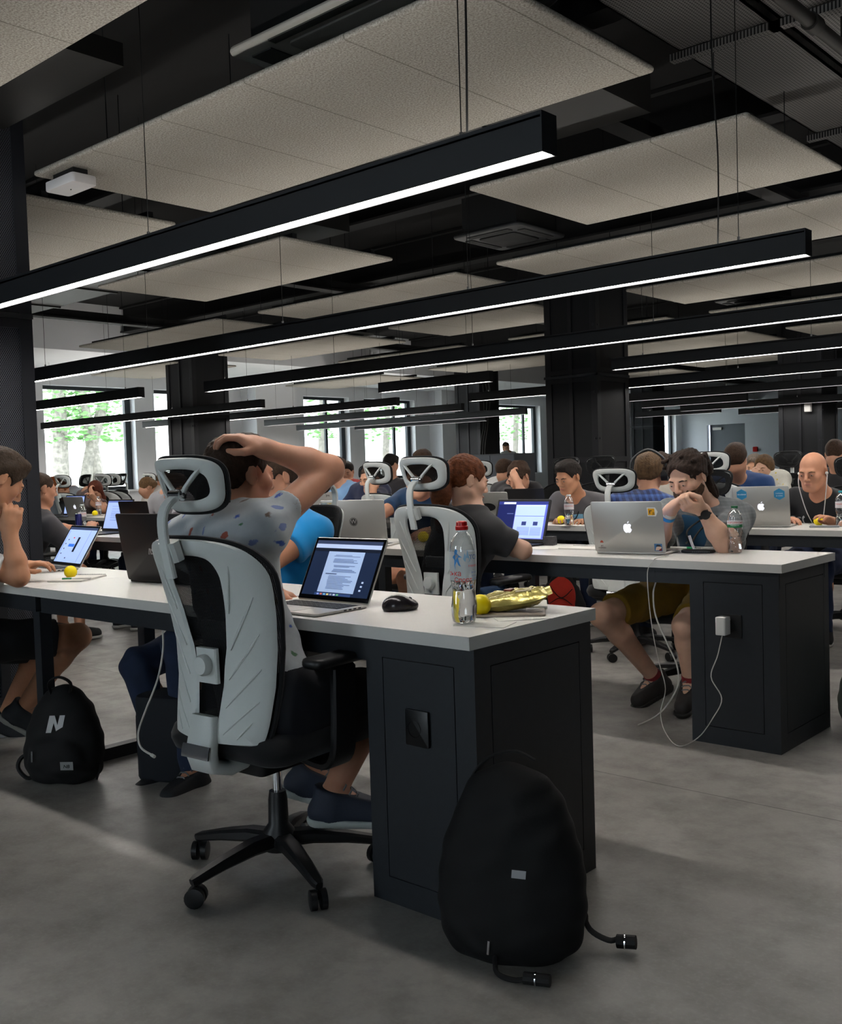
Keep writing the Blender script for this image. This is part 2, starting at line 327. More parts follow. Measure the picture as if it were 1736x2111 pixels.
def nets(V, lo, res):
    S = V < 0; c = [S[i:S.shape[0]-1+i, j:S.shape[1]-1+j, k:S.shape[2]-1+k] for i in (0, 1) for j in (0, 1) for k in (0, 1)]
    al = c[0].copy(); an = c[0].copy()
    for q in c[1:]: al &= q; an |= q
    act = an & ~al; I = np.argwhere(act); n = len(I)
    idx = np.full(act.shape, -1, np.int32); idx[tuple(I.T)] = np.arange(n)
    corner = {(i, j, k): V[I[:, 0]+i, I[:, 1]+j, I[:, 2]+k] for i in (0, 1) for j in (0, 1) for k in (0, 1)}
    P = np.zeros((n, 3)); cnt = np.zeros(n)
    for a in range(3):
        for p in (0, 1):
            for q in (0, 1):
                o = [p, q]; c0 = o[:a]+[0]+o[a:]; c1 = o[:a]+[1]+o[a:]; v0, v1 = corner[tuple(c0)], corner[tuple(c1)]
                mk = (v0 < 0) != (v1 < 0); t = np.where(mk, v0/np.where(mk, v0-v1, 1), 0)
                pt = np.tile(np.array(c0, float), (n, 1)); pt[:, a] = t; P += pt*mk[:, None]; cnt += mk
    P = lo+(I+P/cnt[:, None])*res
    F = []
    for a in range(3):
        b, d = (a+1) % 3, (a+2) % 3
        s0 = [slice(1, -1)]*3; s0[a] = slice(0, -1); s1 = list(s0); s1[a] = slice(1, None)
        A, B = S[tuple(s0)], S[tuple(s1)]; E = np.argwhere(A != B); fl = A[tuple(E.T)]
        off = np.array([1, 1, 1]); off[a] = 0; E = E+off
        def cell(db, dd): e = E.copy(); e[:, b] -= db; e[:, d] -= dd; return idx[tuple(e.T)]
        q = np.stack([cell(1, 1), cell(0, 1), cell(0, 0), cell(1, 0)], 1); q[~fl] = q[~fl][:, ::-1]; F.append(q)
    F = np.concatenate(F); F = F[(F >= 0).all(1)]
    # one smoothing pass
    e0 = F.ravel(); e1 = np.roll(F, -1, 1).ravel(); e2 = np.roll(F, 1, 1).ravel(); m_ = len(P); A = np.zeros((m_, 3)); C = np.bincount(e0, minlength=m_)*2
    for i in range(3): A[:, i] = np.bincount(e0, P[e1, i]+P[e2, i], m_)
    P = P*.5+.5*A/np.maximum(C, 1)[:, None]
    return P, F
def npmesh(name, PF, mat, parent=None, label=None):
    P, F = PF; me = bpy.data.meshes.new(name); me.vertices.add(len(P)); me.vertices.foreach_set('co', P.astype(np.float32).ravel())
    me.loops.add(len(F)*4); me.loops.foreach_set('vertex_index', F.astype(np.int32).ravel()); me.polygons.add(len(F))
    me.polygons.foreach_set('loop_start', np.arange(0, len(F)*4, 4, dtype=np.int32)); me.polygons.foreach_set('use_smooth', np.ones(len(F), bool))
    me.materials.append(mat); me.update(calc_edges=True); return link(name, me, parent, label=label)
# ------------------------------------------------------------------ room shell
CEIL = 3.62; XL = -14.0; XR = 6.5; YF = -6.0; YB = 28.4
def plane_box(name, a, b, mat, **k): return struct(MB().box(*a, *b).build(name, mat, smooth=False, **k))
plane_box('floor', (XL-.4, YF, -.12), (XR, YB+.3, 0), FLOOR)
plane_box('ceiling', (XL-.4, YF, CEIL), (XR, YB+.3, CEIL+.2), CEILM)
plane_box('wall_right', (XR, YF, 0), (XR+.2, YB, CEIL), WALLG)
FW = [(-3.6, -2.3), (2.2, 3.5)]
mb = MB(); xs = [XL-.4]+[q for w in FW for q in w]+[XR]
for i in range(0, len(xs), 2): mb.box(xs[i], YF-.2, 0, xs[i+1], YF, CEIL)
for a, b in FW: mb.box(a, YF-.2, 0, b, YF, .95).box(a, YF-.2, 2.9, b, YF, CEIL)
struct(mb.build('wall_front', WALLG, smooth=False))
for i, (a, b) in enumerate(FW):
    f = MB().box(a, YF-.12, .95, b, YF-.06, 1.0).box(a, YF-.12, 2.85, b, YF-.06, 2.9).box(a, YF-.12, 1.0, a+.05, YF-.06, 2.85).box(b-.05, YF-.12, 1.0, b, YF-.06, 2.85)
    w = struct(f.build('window_%d' % (i+11), M('window_frame_dark', '#23292e', .5), smooth=False)); MB().box(a+.05, YF-.1, 1.0, b-.05, YF-.092, 2.85).build('glass_pane', GLASS, w, smooth=False)
# window wall on the left, with its openings
WIN = [(6.35, 8.05), (8.45, 9.9), (12.0, 13.3), (13.75, 15.4), (18.2, 20.4), (26.4, 28.0)]
WZ0, WZ1 = .95, 2.72
mb = MB(); ys = [YF]+[q for w in WIN for q in w]+[YB]
for i in range(0, len(ys), 2): mb.box(XL-.4, ys[i], 0, XL, ys[i+1], 3.0)
for a, b in WIN: mb.box(XL-.4, a, 0, XL, b, WZ0); mb.box(XL-.4, a, WZ1, XL, b, 3.0)
mb.box(XL-.4, YF, 3.0, XL, YB, CEIL)
struct(mb.build('wall_left', WALL, smooth=False))
for i, (a, b) in enumerate(WIN):
    f = MB().mat(0); fr = .06; xx = XL-.22
    f.box(xx, a, WZ0, xx+.07, b, WZ0+fr).box(xx, a, WZ1-fr, xx+.07, b, WZ1).box(xx, a, WZ0+fr, xx+.07, a+fr, WZ1-fr).box(xx, b-fr*1.8, WZ0+fr, xx+.07, b, WZ1-fr)
    if i != 0: f.box(xx, b-.55, WZ0+fr, xx+.05, b-.49, WZ1-fr)
    w = struct(f.build('window_%d' % (i+1), M('window_frame_dark', '#23292e', .5), smooth=False))
    g = MB().box(xx+.02, a+fr, WZ0+fr, xx+.028, b-fr, WZ1-fr).build('glass_pane', GLASS, w, smooth=False)
    MB().box(XL-.15, a-.0, WZ0-.03, XL+.12, b+.0, WZ0).build('window_sill', WALL, w, smooth=False)
struct(MB().box(XL, 10.4, 0, XL+.45, 11.4, 3.0).build('trim_1', WALL, smooth=False))
struct(MB().box(XL, 15.9, 0, XL+.4, 17.0, 3.0).build('trim_2', WALL, smooth=False))
struct(MB().box(XL, YF, 2.95, XL+2.6, YB, CEIL).build('trim_3', WALL, smooth=False))
# back wall with a grey door
DX0, DX1 = at(1458, 900, y=YB)[0], at(1536, 900, y=YB)[0]
mb = MB().box(XL, YB, 0, DX0, YB+.25, CEIL).box(DX1, YB, 0, XR, YB+.25, CEIL).box(DX0, YB, 2.25, DX1, YB+.25, CEIL)
struct(mb.build('wall_back', M('back_wall_paint', '#cdd0d6', .85), smooth=False))
dr = MB().box(DX0+.03, YB+.15, 0, DX1-.0, YB+.2, 2.25).build('door_1', M('door_grey', '#666b70', .6), smooth=False); struct(dr)
MB().box(DX0+.15, YB+.08, 2.08, DX0+.45, YB+.15, 2.16).build('door_closer', ALU, dr, smooth=False)
MB().box(DX0+.1, YB+.09, 1.0, DX0+.22, YB+.15, 1.04).build('door_handle', CHROME, dr, smooth=False)
fa = tag(MB().rbox(-.075, -.075, 0, .075, .075, .05, .02).build('fire_alarm_button', RED), 'small red fire alarm call point on the far grey wall', 'alarm')
p = at(1558, 926, y=YB-.0); fa.location = p; fa.rotation_euler = (PI/2, 0, 0)
# ------------------------------------------------------------------ outside the windows
plane_box('ground', (-40, -10, -.5), (XL-.4, 45, -.3), M('outside_ground', '#9b9a8e', .9)); bpy.data.objects['ground'].name = 'floor_outside'
ow = struct(MB().box(-27, -6, -.3, -26.5, 45, 6.5).build('wall_outside', M('outside_plaster', '#efeee9', .9, emit=0.0, noise=(.6, .04)), smooth=False))
def tree(x, y, lean, r, lab, seed):
    rnd = random.Random(seed); t = empty('tree', lab, 'tree', (x, y, -.3), group=None)
    pts = [(0, 0, 0), (lean*.1, .02, 1), (lean*.35, .0, 2.1), (lean*.8, .05, 3.3), (lean*1.3, 0, 5)]
    mb = MB().tube(catmull([(p[0]*0, p[0], p[2]) for p in pts], 4), [r*(1-.02*i) for i in range(17)], 10); mb.build('trunk', M('bark', '#6f6a62', .9, noise=(12, .4), bump=(20, .8, .02)), t)
    lf = MB()
    for _ in range(520):
        a = rnd.uniform(0, 2*PI); rr = rnd.uniform(.1, 1.1); c = Vector((rr*math.cos(a), lean+rr*math.sin(a), rnd.uniform(2.3, 4.6)))
        q = Matrix.Rotation(rnd.uniform(0, 6), 4, 'Z') @ Matrix.Rotation(rnd.uniform(0, 3), 4, 'X'); s = .09
        lf.add([c+q @ Vector(v)*s for v in ((-1, 0, 0), (0, -.45, .1), (1, 0, 0), (0, .45, .1))], [(0, 1, 2, 3)])
    o = lf.build('foliage', M('leaves', '#5d8a4c', .7), t, smooth=False); o['kind'] = 'stuff'
for (u, ln, r, lab, sd) in ((122, .05, .2, 'straight tree trunk outside the leftmost window', 1), (160, .9, .16, 'leaning pale tree trunk, middle one outside the leftmost window', 2), (205, -.5, .17, 'curved tree trunk at the right of the leftmost window', 3),
        (660, .2, .14, 'leafy tree outside the window behind the raised elbow', 4), (790, .3, .12, 'leafy tree outside the window right of the raised elbow', 5), (1060, .2, .12, 'tree outside the window beside the big middle column', 6)):
    p = at(u, 900, x=-19.5 if u < 300 else -18.5); tree(p[0], p[1], ln, r, lab, sd)
# ------------------------------------------------------------------ columns
def column(x, y, lab, s=.58, near=False):
    c = empty('column', lab, 'column', (x, y, 0)); h = CEIL
    MB().box(-s+.03, .03, 0, -.03, s-.03, h).build('core', BLACK, c, smooth=False)
    fr = MB(); w = .07
    for (a, b) in ((-s, 0), (-w, 0), (-s, s-w), (-w, s-w)): fr.box(a, b, 0, a+w, b+w, h)
    fr.box(-s/2-.02, -.004, 0, -s/2+.02, .03, h) if not near else None
    for z in (0, 1.17, 1.96, 2.04, h-.1):
        hh = .05
        fr.box(-s+w, .0, z, -w, .035, z+hh).box(-s+w, s-.035, z, -w, s, z+hh).box(-s, w, z, -s+.035, s-w, z+hh).box(-.035, w, z, 0, s-w, z+hh)
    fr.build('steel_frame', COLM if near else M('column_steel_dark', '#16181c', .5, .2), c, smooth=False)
    MB().box(-s-.01, -.012, 2.01, .012, .0, 2.035).box(0, -.012, 2.01, .012, s, 2.035).build('band', M('band_steel', '#3a3c40', .4, .5), c, smooth=False)
    pn = MB()
    for z0, z1 in ((.05, 1.17), (1.22, 1.96), (2.09, h-.1)):
        pn.box(-s+w, .012, z0, -w, .02, z1).box(-.02, w, z0, -.012, s-w, z1)
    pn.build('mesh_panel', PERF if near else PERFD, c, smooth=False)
    bo = MB()
    for z in (.3, .95, 1.4, 1.85, 2.5): bo.cyl((-w/2, -.001, z), (-w/2, -.008, z), .012, 8); bo.cyl((.001, w/2, z), (.008, w/2, z), .012, 8)
    bo.build('bolt', COLM, c, smooth=False)
    return c
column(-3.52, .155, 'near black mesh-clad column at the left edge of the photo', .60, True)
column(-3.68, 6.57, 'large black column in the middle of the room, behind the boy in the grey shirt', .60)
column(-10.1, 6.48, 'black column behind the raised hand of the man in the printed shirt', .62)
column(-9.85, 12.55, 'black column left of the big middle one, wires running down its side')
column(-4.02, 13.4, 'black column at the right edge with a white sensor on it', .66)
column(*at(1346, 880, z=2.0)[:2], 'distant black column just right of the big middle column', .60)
# ------------------------------------------------------------------ ceiling: panels, beams, ducts
PZ = 2.74
def panel(x0, y0, x1, y1, lab, z=PZ):
    o = empty('acoustic_panel', lab, 'ceiling panel', (x0, y0, z), group=None)
    MB().rbox(0, 0, 0, x1-x0, y1-y0, .026, .02, 3, e=.5).build('felt_board', FELT, o, angle=60)
    h = MB()
    for fx in (.15, .85):
        for fy in (.15, .85): px, py = (x1-x0)*fx, (y1-y0)*fy; h.cyl((px, py, .04), (px, py, CEIL-z-.008), .003, 5)
    h.box(.06, (y1-y0)*.15-.02, .042, x1-x0-.06, (y1-y0)*.15+.02, .075).box(.06, (y1-y0)*.85-.02, .042, x1-x0-.06, (y1-y0)*.85+.02, .075)
    h.build('hanger', HOUS, o, smooth=False)
P3 = [(-3.45, .76, -.48, 1.89, 'largest felt ceiling panel, across the top middle'), (-2.1, 2.68, -.44, 3.93, 'felt ceiling panel at upper right behind the first strip light'),
    (-6.05, 2.66, -3.7, 3.76, 'felt ceiling panel above the second strip light, upper left'), (-6.3, .92, -3.85, 1.92, 'felt ceiling panel partly behind the near left column'),
    (-3.3, 4.5, -.2, 5.62, 'felt ceiling panel at the right, its lower edge hidden by the second strip light'), (-6.3, 4.55, -3.75, 5.65, 'felt ceiling panel in the centre above the second strip light'),
    (-3.28, 6.45, .2, 7.62, 'felt ceiling panel right of the big middle column'), (-6.3, 6.42, -4.3, 7.5, 'felt ceiling panel left of the big middle column'),
    (-3.0, -2.2, -.95, .09, 'felt ceiling panel cut by the top left corner'),
    (-9.6, 4.5, -6.9, 5.6, 'felt ceiling panel above the left windows, nearer one'), (-9.4, 6.4, -7.0, 7.5, 'felt ceiling panel left of the hand-side column, under the beam'), (-12.6, 6.4, -10.4, 7.5, 'felt ceiling panel close to the left window wall'),
    (-6.1, 8.4, -3.9, 9.5, 'felt ceiling panel behind the big middle column top'), (-3.4, 8.4, -.6, 9.5, 'felt ceiling panel over the right strip lights, middle'), (-9.2, 8.4, -6.9, 9.5, 'felt ceiling panel over the windows at centre left'),
    (-6.2, 10.4, -3.85, 11.7, 'felt ceiling panel seen between the right strip lights'), (-3.4, 10.5, -.9, 11.7, 'felt ceiling panel at the far right edge'), (-9.2, 10.4, -6.9, 11.6, 'felt ceiling panel over the centre windows'),
    (-12.7, 10.4, -10.3, 11.6, 'felt ceiling panel near the window wall at centre'), (-6.4, 13.2, -4.3, 14.4, 'small distant felt ceiling panel above the grey wall'), (-9.2, 14.2, -6.9, 15.4, 'most distant felt ceiling panel by the dark column')]
for a in P3: panel(*a)
def slab(name, a, b, mat, lab, cat, grp=None): return tag(MB().box(*a, *b).build(name, mat, smooth=False), lab, cat, grp)
DK = M('ceiling_steel', '#151516', .7); DK2 = M('duct_steel', '#24221f', .6, .2)
for i, (y, lab) in enumerate(((2.25, 'nearest black ceiling beam crossing the room'), (4.25, 'second black ceiling beam crossing the room'), (6.2, 'black ceiling beam above the big middle column'), (8.1, 'fourth black ceiling beam from the front'), (12.4, 'farthest black ceiling beam'))):
    b = MB().box(XL+1.2, y, 3.25, XR-.1, y+.16, 3.27).box(XL+1.2, y+.06, 3.27, XR-.1, y+.1, 3.6).box(XL+1.2, y, 3.59, XR-.1, y+.16, CEIL-.005); tag(b.build('ceiling_beam', DK, smooth=False), lab, 'beam')
for i, (x, lab) in enumerate(((-6.6, 'black roof beam running away from the camera at left'), (-1.62, 'black roof beam running away behind the largest panel'), (-10.0, 'black roof beam over the left columns'))):
    b = MB().box(x, -3, 3.12, x+.14, YB-.1, 3.14).box(x+.05, -3, 3.14, x+.09, YB-.1, 3.24); tag(b.build('ceiling_beam', DK, smooth=False), lab, 'beam')
dk = MB()
for i in range(46): y = 1.0+i*.24; dk.box(-1.2, y, CEIL-.06, XR-.2, y+.11, CEIL-.005)
o = dk.build('ceiling_ribs', DK2, smooth=False); o.name = 'trim_4'; struct(o)
def duct(x0, y0, x1, y1, z0, z1, lab, mat=None, name='air_duct'):
    o = MB().box(x0, y0, z0, x1, y1, z1)
    if name == 'air_duct':
        n = int(max(x1-x0, y1-y0)/1.2)
        for i in range(1, n+1):
            if x1-x0 > y1-y0: q = x0+(x1-x0)*i/(n+1); o.box(q, y0-.015, z0-.015, q+.03, y1+.015, z1+.01)
            else: q = y0+(y1-y0)*i/(n+1); o.box(x0-.015, q, z0-.015, x1+.015, q+.03, z1+.01)
    return tag(o.build(name, mat or M('duct_black', '#1a1a19', .5, .3), smooth=False), lab, 'duct')
duct(-6.5, .2, -4.2, .66, 2.9, 3.1, 'wide dark duct box at the upper left above the column'); duct(-3.46, -.9, -2.35, .62, 2.95, 3.05, 'flat grey ceiling box at the upper left corner')
duct(-2.3, 2.0, -.9, 2.62, 2.86, 3.1, 'grey duct box behind the middle of the first strip light'); duct(-9.3, 3.1, -3.9, 3.5, 2.95, 3.2, 'long dark duct above the left windows')
# perforated trays, pipe and fittings at upper right
for (x0, x1, z, lab) in ((-.84, -.38, 3.19, 'perforated metal cable tray running away at upper right'), (-.33, .20, 3.19, 'second perforated cable tray beside the first at the right edge')):
    t = MB().box(x0, 1.2, z, x1, 9, z+.01).box(x0, 1.2, z, x0+.01, 9, z+.045).box(x1-.01, 1.2, z, x1, 9, z+.045)
    for y in (2.8, 4.6, 6.4): t.box(x0-.05, y, z-.04, x1+.05, y+.05, z-.005)
    tag(t.build('cable_tray', TRAYP, smooth=False), lab, 'cable tray')
tag(MB().cyl((-.12, 1.0, 3.05), (-.12, 9, 3.05), .03, 12).cyl((-.12, 2.6, 3.05), (-.12, 2.68, 3.05), .04, 12).cyl((-.12, 4, 3.05), (-.12, 4.1, 3.05), .04, 12).cyl((-.12, 3.0, 3.05), (-.12, 3.0, 3.26), .006, 6).build('pipe', DK2), 'thin round pipe under the cable trays at upper right', 'pipe')
tag(MB().tube(catmull([(-1.4, 1.95, 3.45), (-1.2, 2.0, 3.30), (-1.1, 2.05, 3.28), (-1.0, 2.1, 3.42)]), .03, 10).build('flexible_hose', DK2), 'bent flexible hose above the panels at the top right', 'hose')
def cassette(u, v, z, lab, s=.8, dark=False, rz=0, sy=None, hh=None):
    p = at(u, v, z=z); a = M('cassette_dark', '#2b2c2d', .5) if dark else M('cassette_white', '#b9b7b0', .6); sy = sy or s
    o = empty('air_conditioner', lab, 'air conditioner', tuple(p), rz)
    MB().rbox(-s/2, -sy/2, 0, s/2, sy/2, .03, .05).build('cover', a, o)
    MB().rbox(-s*.27, -sy*.27, -.012, s*.27, sy*.27, 0, .03).build('grille', M('cassette_grille', '#7d7b75', .7) if not dark else GROOVE, o)
    v_ = MB()
    for k in range(4): T = T3((0, 0, 0), k*PI/2); L = (s if k % 2 == 0 else sy); v_.box(-L*.3, (sy if k % 2 == 0 else s)*.34, -.006, L*.3, (sy if k % 2 == 0 else s)*.44, 0, T)
    v_.build('air_slot', GROOVE, o, smooth=False)
    MB().box(-s*.4, -sy*.4, .03, s*.4, sy*.4, hh or CEIL-p[2]-.008).build('housing_box', DK, o, smooth=False)
cassette(682, 694, 2.86, 'white ceiling air conditioner near the centre'); cassette(1500, 768, 2.86, 'white ceiling air conditioner over the far right tables', .8)
cassette(1050, 492, 2.86, 'dark square ceiling unit below the right felt panel', .62, True, hh=.3); cassette(1560, 622, 2.9, 'dark ceiling unit above the right strip lights', .7, True)
cassette(750, 50, 2.95, 'long grey rounded ceiling unit at the top middle', 1.25, False, 0, .42)
bpy.data.objects['air_conditioner.004'].children[0].data.materials[0] = M('cassette_grey', '#4a4c4a', .6)
p = at(146, 384, z=2.67)
ap = empty('smoke_detector', 'white box-shaped detector under the corner of the largest ceiling panel', 'detector', (p[0], p[1], 2.655))
MB().rbox(-.14, -.07, 0, .14, .07, .05, .02, T=T3((0, 0, 0), .0)).build('casing', M('detector_white', '#c9c6c6', .5), ap); MB().sphere((0, 0, -.001), .004, 8, 6).build('indicator', BLKP, ap)
MB().box(-.1, -.04, .05, .1, .04, .085).build('mount_plate', DK, ap, smooth=False)
# ------------------------------------------------------------------ strip lights
LZ = 1.945
def strip(x0, x1, y, lab, w=.055, h=.085, z=LZ):
    o = empty('strip_light', lab, 'light', (x0, y, z)); L = x1-x0; hw = w/2+.006
    b = MB().box(0, -hw, 0.0, L, -w/2, h+.016).box(0, w/2, 0.0, L, hw, h+.016).box(0, -hw, h, L, hw, h+.006).box(-.004, -hw, 0, 0, hw, h+.016).box(L, -hw, 0, L+.004, hw, h+.016)
    b.build('housing', HOUS, o, smooth=False)
    MB().box(.002, -w/2+.001, .004, L-.002, w/2-.001, .012).build('diffuser', DIFF, o, smooth=False); MB().box(.05, -w/2+.008, h+.0062, L-.05, w/2-.008, h+.009).build('added_uplight', UPD, o, smooth=False)  # second box: invented glow on the unseen housing top, lights the felt panels
    n = max(2, int(L/1.5)+1)
    for i in range(n):
        q = .28+(L-.56)*i/(n-1); mb_ = MB().cyl((q, 0, h+.006), (q, 0, CEIL-z-.008), .0018, 5).cyl((q, 0, h+.006), (q, 0, h+.035), .006, 8); mb_.build('suspension_wire', WIRE, o)
    return o
STR = [(-3.45, .09, .262, 'nearest strip light crossing the whole picture'), (-7.6, .05, 2.09, 'second nearest strip light, ending at the right by the hanging cable'), (-6.32, 1.6, 3.93, 'third strip light, its left end just right of the hand-side column'),
    (-9.6, -7.1, 3.72, 'short strip light across the top of the leftmost window'), (-5.62, -4.2, 5.57, 'short strip light in the centre with both ends visible'), (-2.95, 1.8, 5.66, 'strip light starting at the face of the big middle column'),
    (-13.2, -7.9, 5.9, 'strip light across the middle of the leftmost window'), (-6.1, 2.2, 7.62, 'strip light passing behind the big middle column'), (-12.5, -6.95, 7.25, 'strip light across the middle windows, second row'),
    (-5.8, 1.5, 9.75, 'strip light behind the fifth row on the right'), (-11.6, -7.35, 9.0, 'strip light below the one across the middle windows'), (-5.9, -4.3, 11.4, 'short strip light hanging before the white window at right'),
    (-12.9, -7.6, 10.85, 'strip light low across the middle windows with a visible left end'), (-6.15, 0.8, 13.1, 'strip light in front of the grey wall, upper'), (-12.4, -9.2, 11.9, 'most distant strip light at centre'), (-6.25, 0.5, 15.5, 'lowest strip light in front of the grey wall'),
    (-7.6, -6.0, 14.2, 'small far strip light beside the right window')]
for a in STR: strip(*a)
# power cable dropping to the first and second strip lights
tag(MB().tube(catmull([(-.17, .262, 3.6), (-.178, .258, 3.0), (-.165, .266, 2.5), (-.17, .262, 2.04)]), .0032, 6).build('power_cable', GROOVE), 'black power cable dropping to the nearest strip light', 'cable')
tag(MB().tube(catmull([(-.32, 2.09, 3.6), (-.33, 2.085, 2.9), (-.315, 2.095, 2.4), (-.32, 2.09, 2.04)]), .0032, 6).build('power_cable', GROOVE), 'black power cable dropping to the second strip light', 'cable')
for k, dx in enumerate((.02, .07, .12)):
    tag(MB().tube(catmull([(-9.8+dx, 12.5, 2.9), (-9.7+dx*1.5, 12.45, 2.5), (-9.72+dx, 12.46, 1.9), (-9.84+dx, 12.5, 1.4), (-9.83+dx, 12.5, .2)]), .012, 6).build('power_cable', GROOVE), ['left', 'middle', 'right'][k]+' one of three black cables hanging down beside the far middle column', 'cable')
sn = tag(MB().rbox(-.05, -.04, 0, .05, .04, .16, .02).build('motion_sensor', M('sensor_white', '#cfcdca', .5)), 'white wall sensor on the column at the right edge', 'sensor'); sn.location = at(1666, 838, y=13.36); sn.location.z -= .08
# ------------------------------------------------------------------ desks
DT = .0335; DW = .574
def pedestal(x1, y0, lab, sock=True):
    o = empty('desk_pedestal', lab, 'cabinet', (x1, y0, 0)); w, d, h = .375, .53, .716; g = .003; t = .004
    MB().box(-w+t, t, 0, -t, d-t, h).build('carcass', GROOVE, o, smooth=False)
    a, b, zt, zb = .06, .065, .05, .07
    f = MB()   # frames
    for (lo, hi) in ((0, w), ): 
        f.box(-w, 0, 0, -w+a, t, h).box(-b, 0, 0, 0, t, h).box(-w+a, 0, 0, -b, t, zb).box(-w+a, 0, h-zt, -b, t, h)
    f.box(-t, t, 0, 0, b, h).box(-t, d-a, 0, 0, d, h).box(-t, b, 0, 0, d-a, zb).box(-t, b, h-zt, 0, d-a, h)
    f.box(-w, t, 0, -w+t, d, h).box(-w+t, d-t, 0, -t, d, h)
    f.build('frame', STEEL, o, smooth=False)
    MB().box(-w+a+g, 0, zb+g, -b-g, t, h-zt-g).build('door', STEEL, o, smooth=False)
    MB().box(-t, b+g, zb+g, 0, d-a-g, h-zt-g).build('side_panel', STEEL, o, smooth=False)
    s = MB().rbox(-.032, -.045, 0, .048, .05, .008, .004, T=basis((1, 0, 0), (0, 0, 1), (0, -1, 0), (-w*.53, 0, .49)))
    so = s.build('power_socket', M('socket_black', '#0d0e10', .35), o)
    MB().lathe([(.0225, .009), (.0215, .0095), (.019, .003), (0.001, .003)], 20, T=basis((1, 0, 0), (0, 0, 1), (0, -1, 0), (-w*.53, 0, .49)), cap=False).build('socket_well', GROOVE, so)
    pin = MB()
    for dx in (-.0095, .0095): pin.cyl((-w*.53+dx, -.003, .49), (-w*.53+dx, -.006, .49), .0024, 8)
    pin.build('contact', CHROME, so); return o
def desk_top(x0, x1, y0, lab, legs=(), beam=True):
    o = empty('desk', lab, 'desk', (x0, y0, 0)); L = x1-x0
    MB().mat(0).box(0, 0, .75-DT, L, DW, .75).build('worktop', DESKW, o, smooth=False)
    MB().box(0.02, .03, .65, L-.02, .07, .75-DT).box(0.02, DW-.07, .65, L-.02, DW-.03, .75-DT).build('under_beam', STEEL, o, smooth=False)
    for lx in legs:
        l = MB().box(lx-.025, .03, 0, lx+.025, .08, .65).box(lx-.025, DW-.08, 0, lx+.025, DW-.03, .65).box(lx-.025, .08, .0, lx+.025, DW-.08, .05).build('leg_frame', STEEL, o, smooth=False)
    return o
desk_top(-2.19, 0, 0, 'near white-topped desk with the open laptop, mouse and water bottle', (-.02,))
desk_top(-3.6, -2.192, 0, 'white desk module continuing to the left edge, laptop and yellow ball on it', (.06,))
pedestal(-.006, .0235, 'near dark cabinet under the desk end, backpack leaning on it')
Y2 = 1.909
desk_top(-2.2, -.0, Y2, 'second-row white desk end with the lidded laptop and green-capped bottle', (.03,))
desk_top(-4.45, -2.202, Y2, 'second-row white desk in the middle behind the man with the raised arm', (.03, 2.2))
desk_top(-6.7, -4.452, Y2, 'second-row white desk at left behind the near column', (.03,))
pedestal(-.022, Y2+.0235, 'second-row dark cabinet with a white charger plugged into it')
Y3 = 3.76
desk_top(-2.55, .3, Y3, 'third-row white desk at the right in front of the bald man', (.03,)); desk_top(-4.8, -2.552, Y3, 'third-row white desk in front of the boy in the dark grey shirt', (.03,)); desk_top(-7.0, -4.802, Y3, 'third-row white desk in the left middle', (.03,)); desk_top(-9.4, -7.002, Y3, 'third-row white desk at far left before the red-haired woman', (.03, 2.3))
pedestal(.29, Y3+.0235, 'third-row dark cabinet mostly beyond the right edge')
Y4, Y5, Y6 = 5.55, 7.5, 9.4
for (x0, x1, y, lab) in ((-2.9, .2, Y4, 'fourth-row white desk at the right, behind the bald man'), (-6.0, -4.4, Y4, 'fourth-row white desk left of the big middle column'), (-9.6, -6.4, Y4, 'fourth-row white desk left of centre'), (-12.4, -9.7, Y4, 'fourth-row white desk near the leftmost window'),
        (-3.5, -.3, Y5, 'fifth-row white desk at the right'), (-7.4, -4.6, Y5, 'fifth-row white desk in the middle'), (-12.4, -9.6, Y5, 'fifth-row white desk near the left windows'), (-6.5, -2.5, Y6, 'sixth-row white desk far right'), (-12.4, -8.0, Y6, 'sixth-row white desk far left')):
    desk_top(x0, x1, y, lab, (.03, x1-x0-.03))
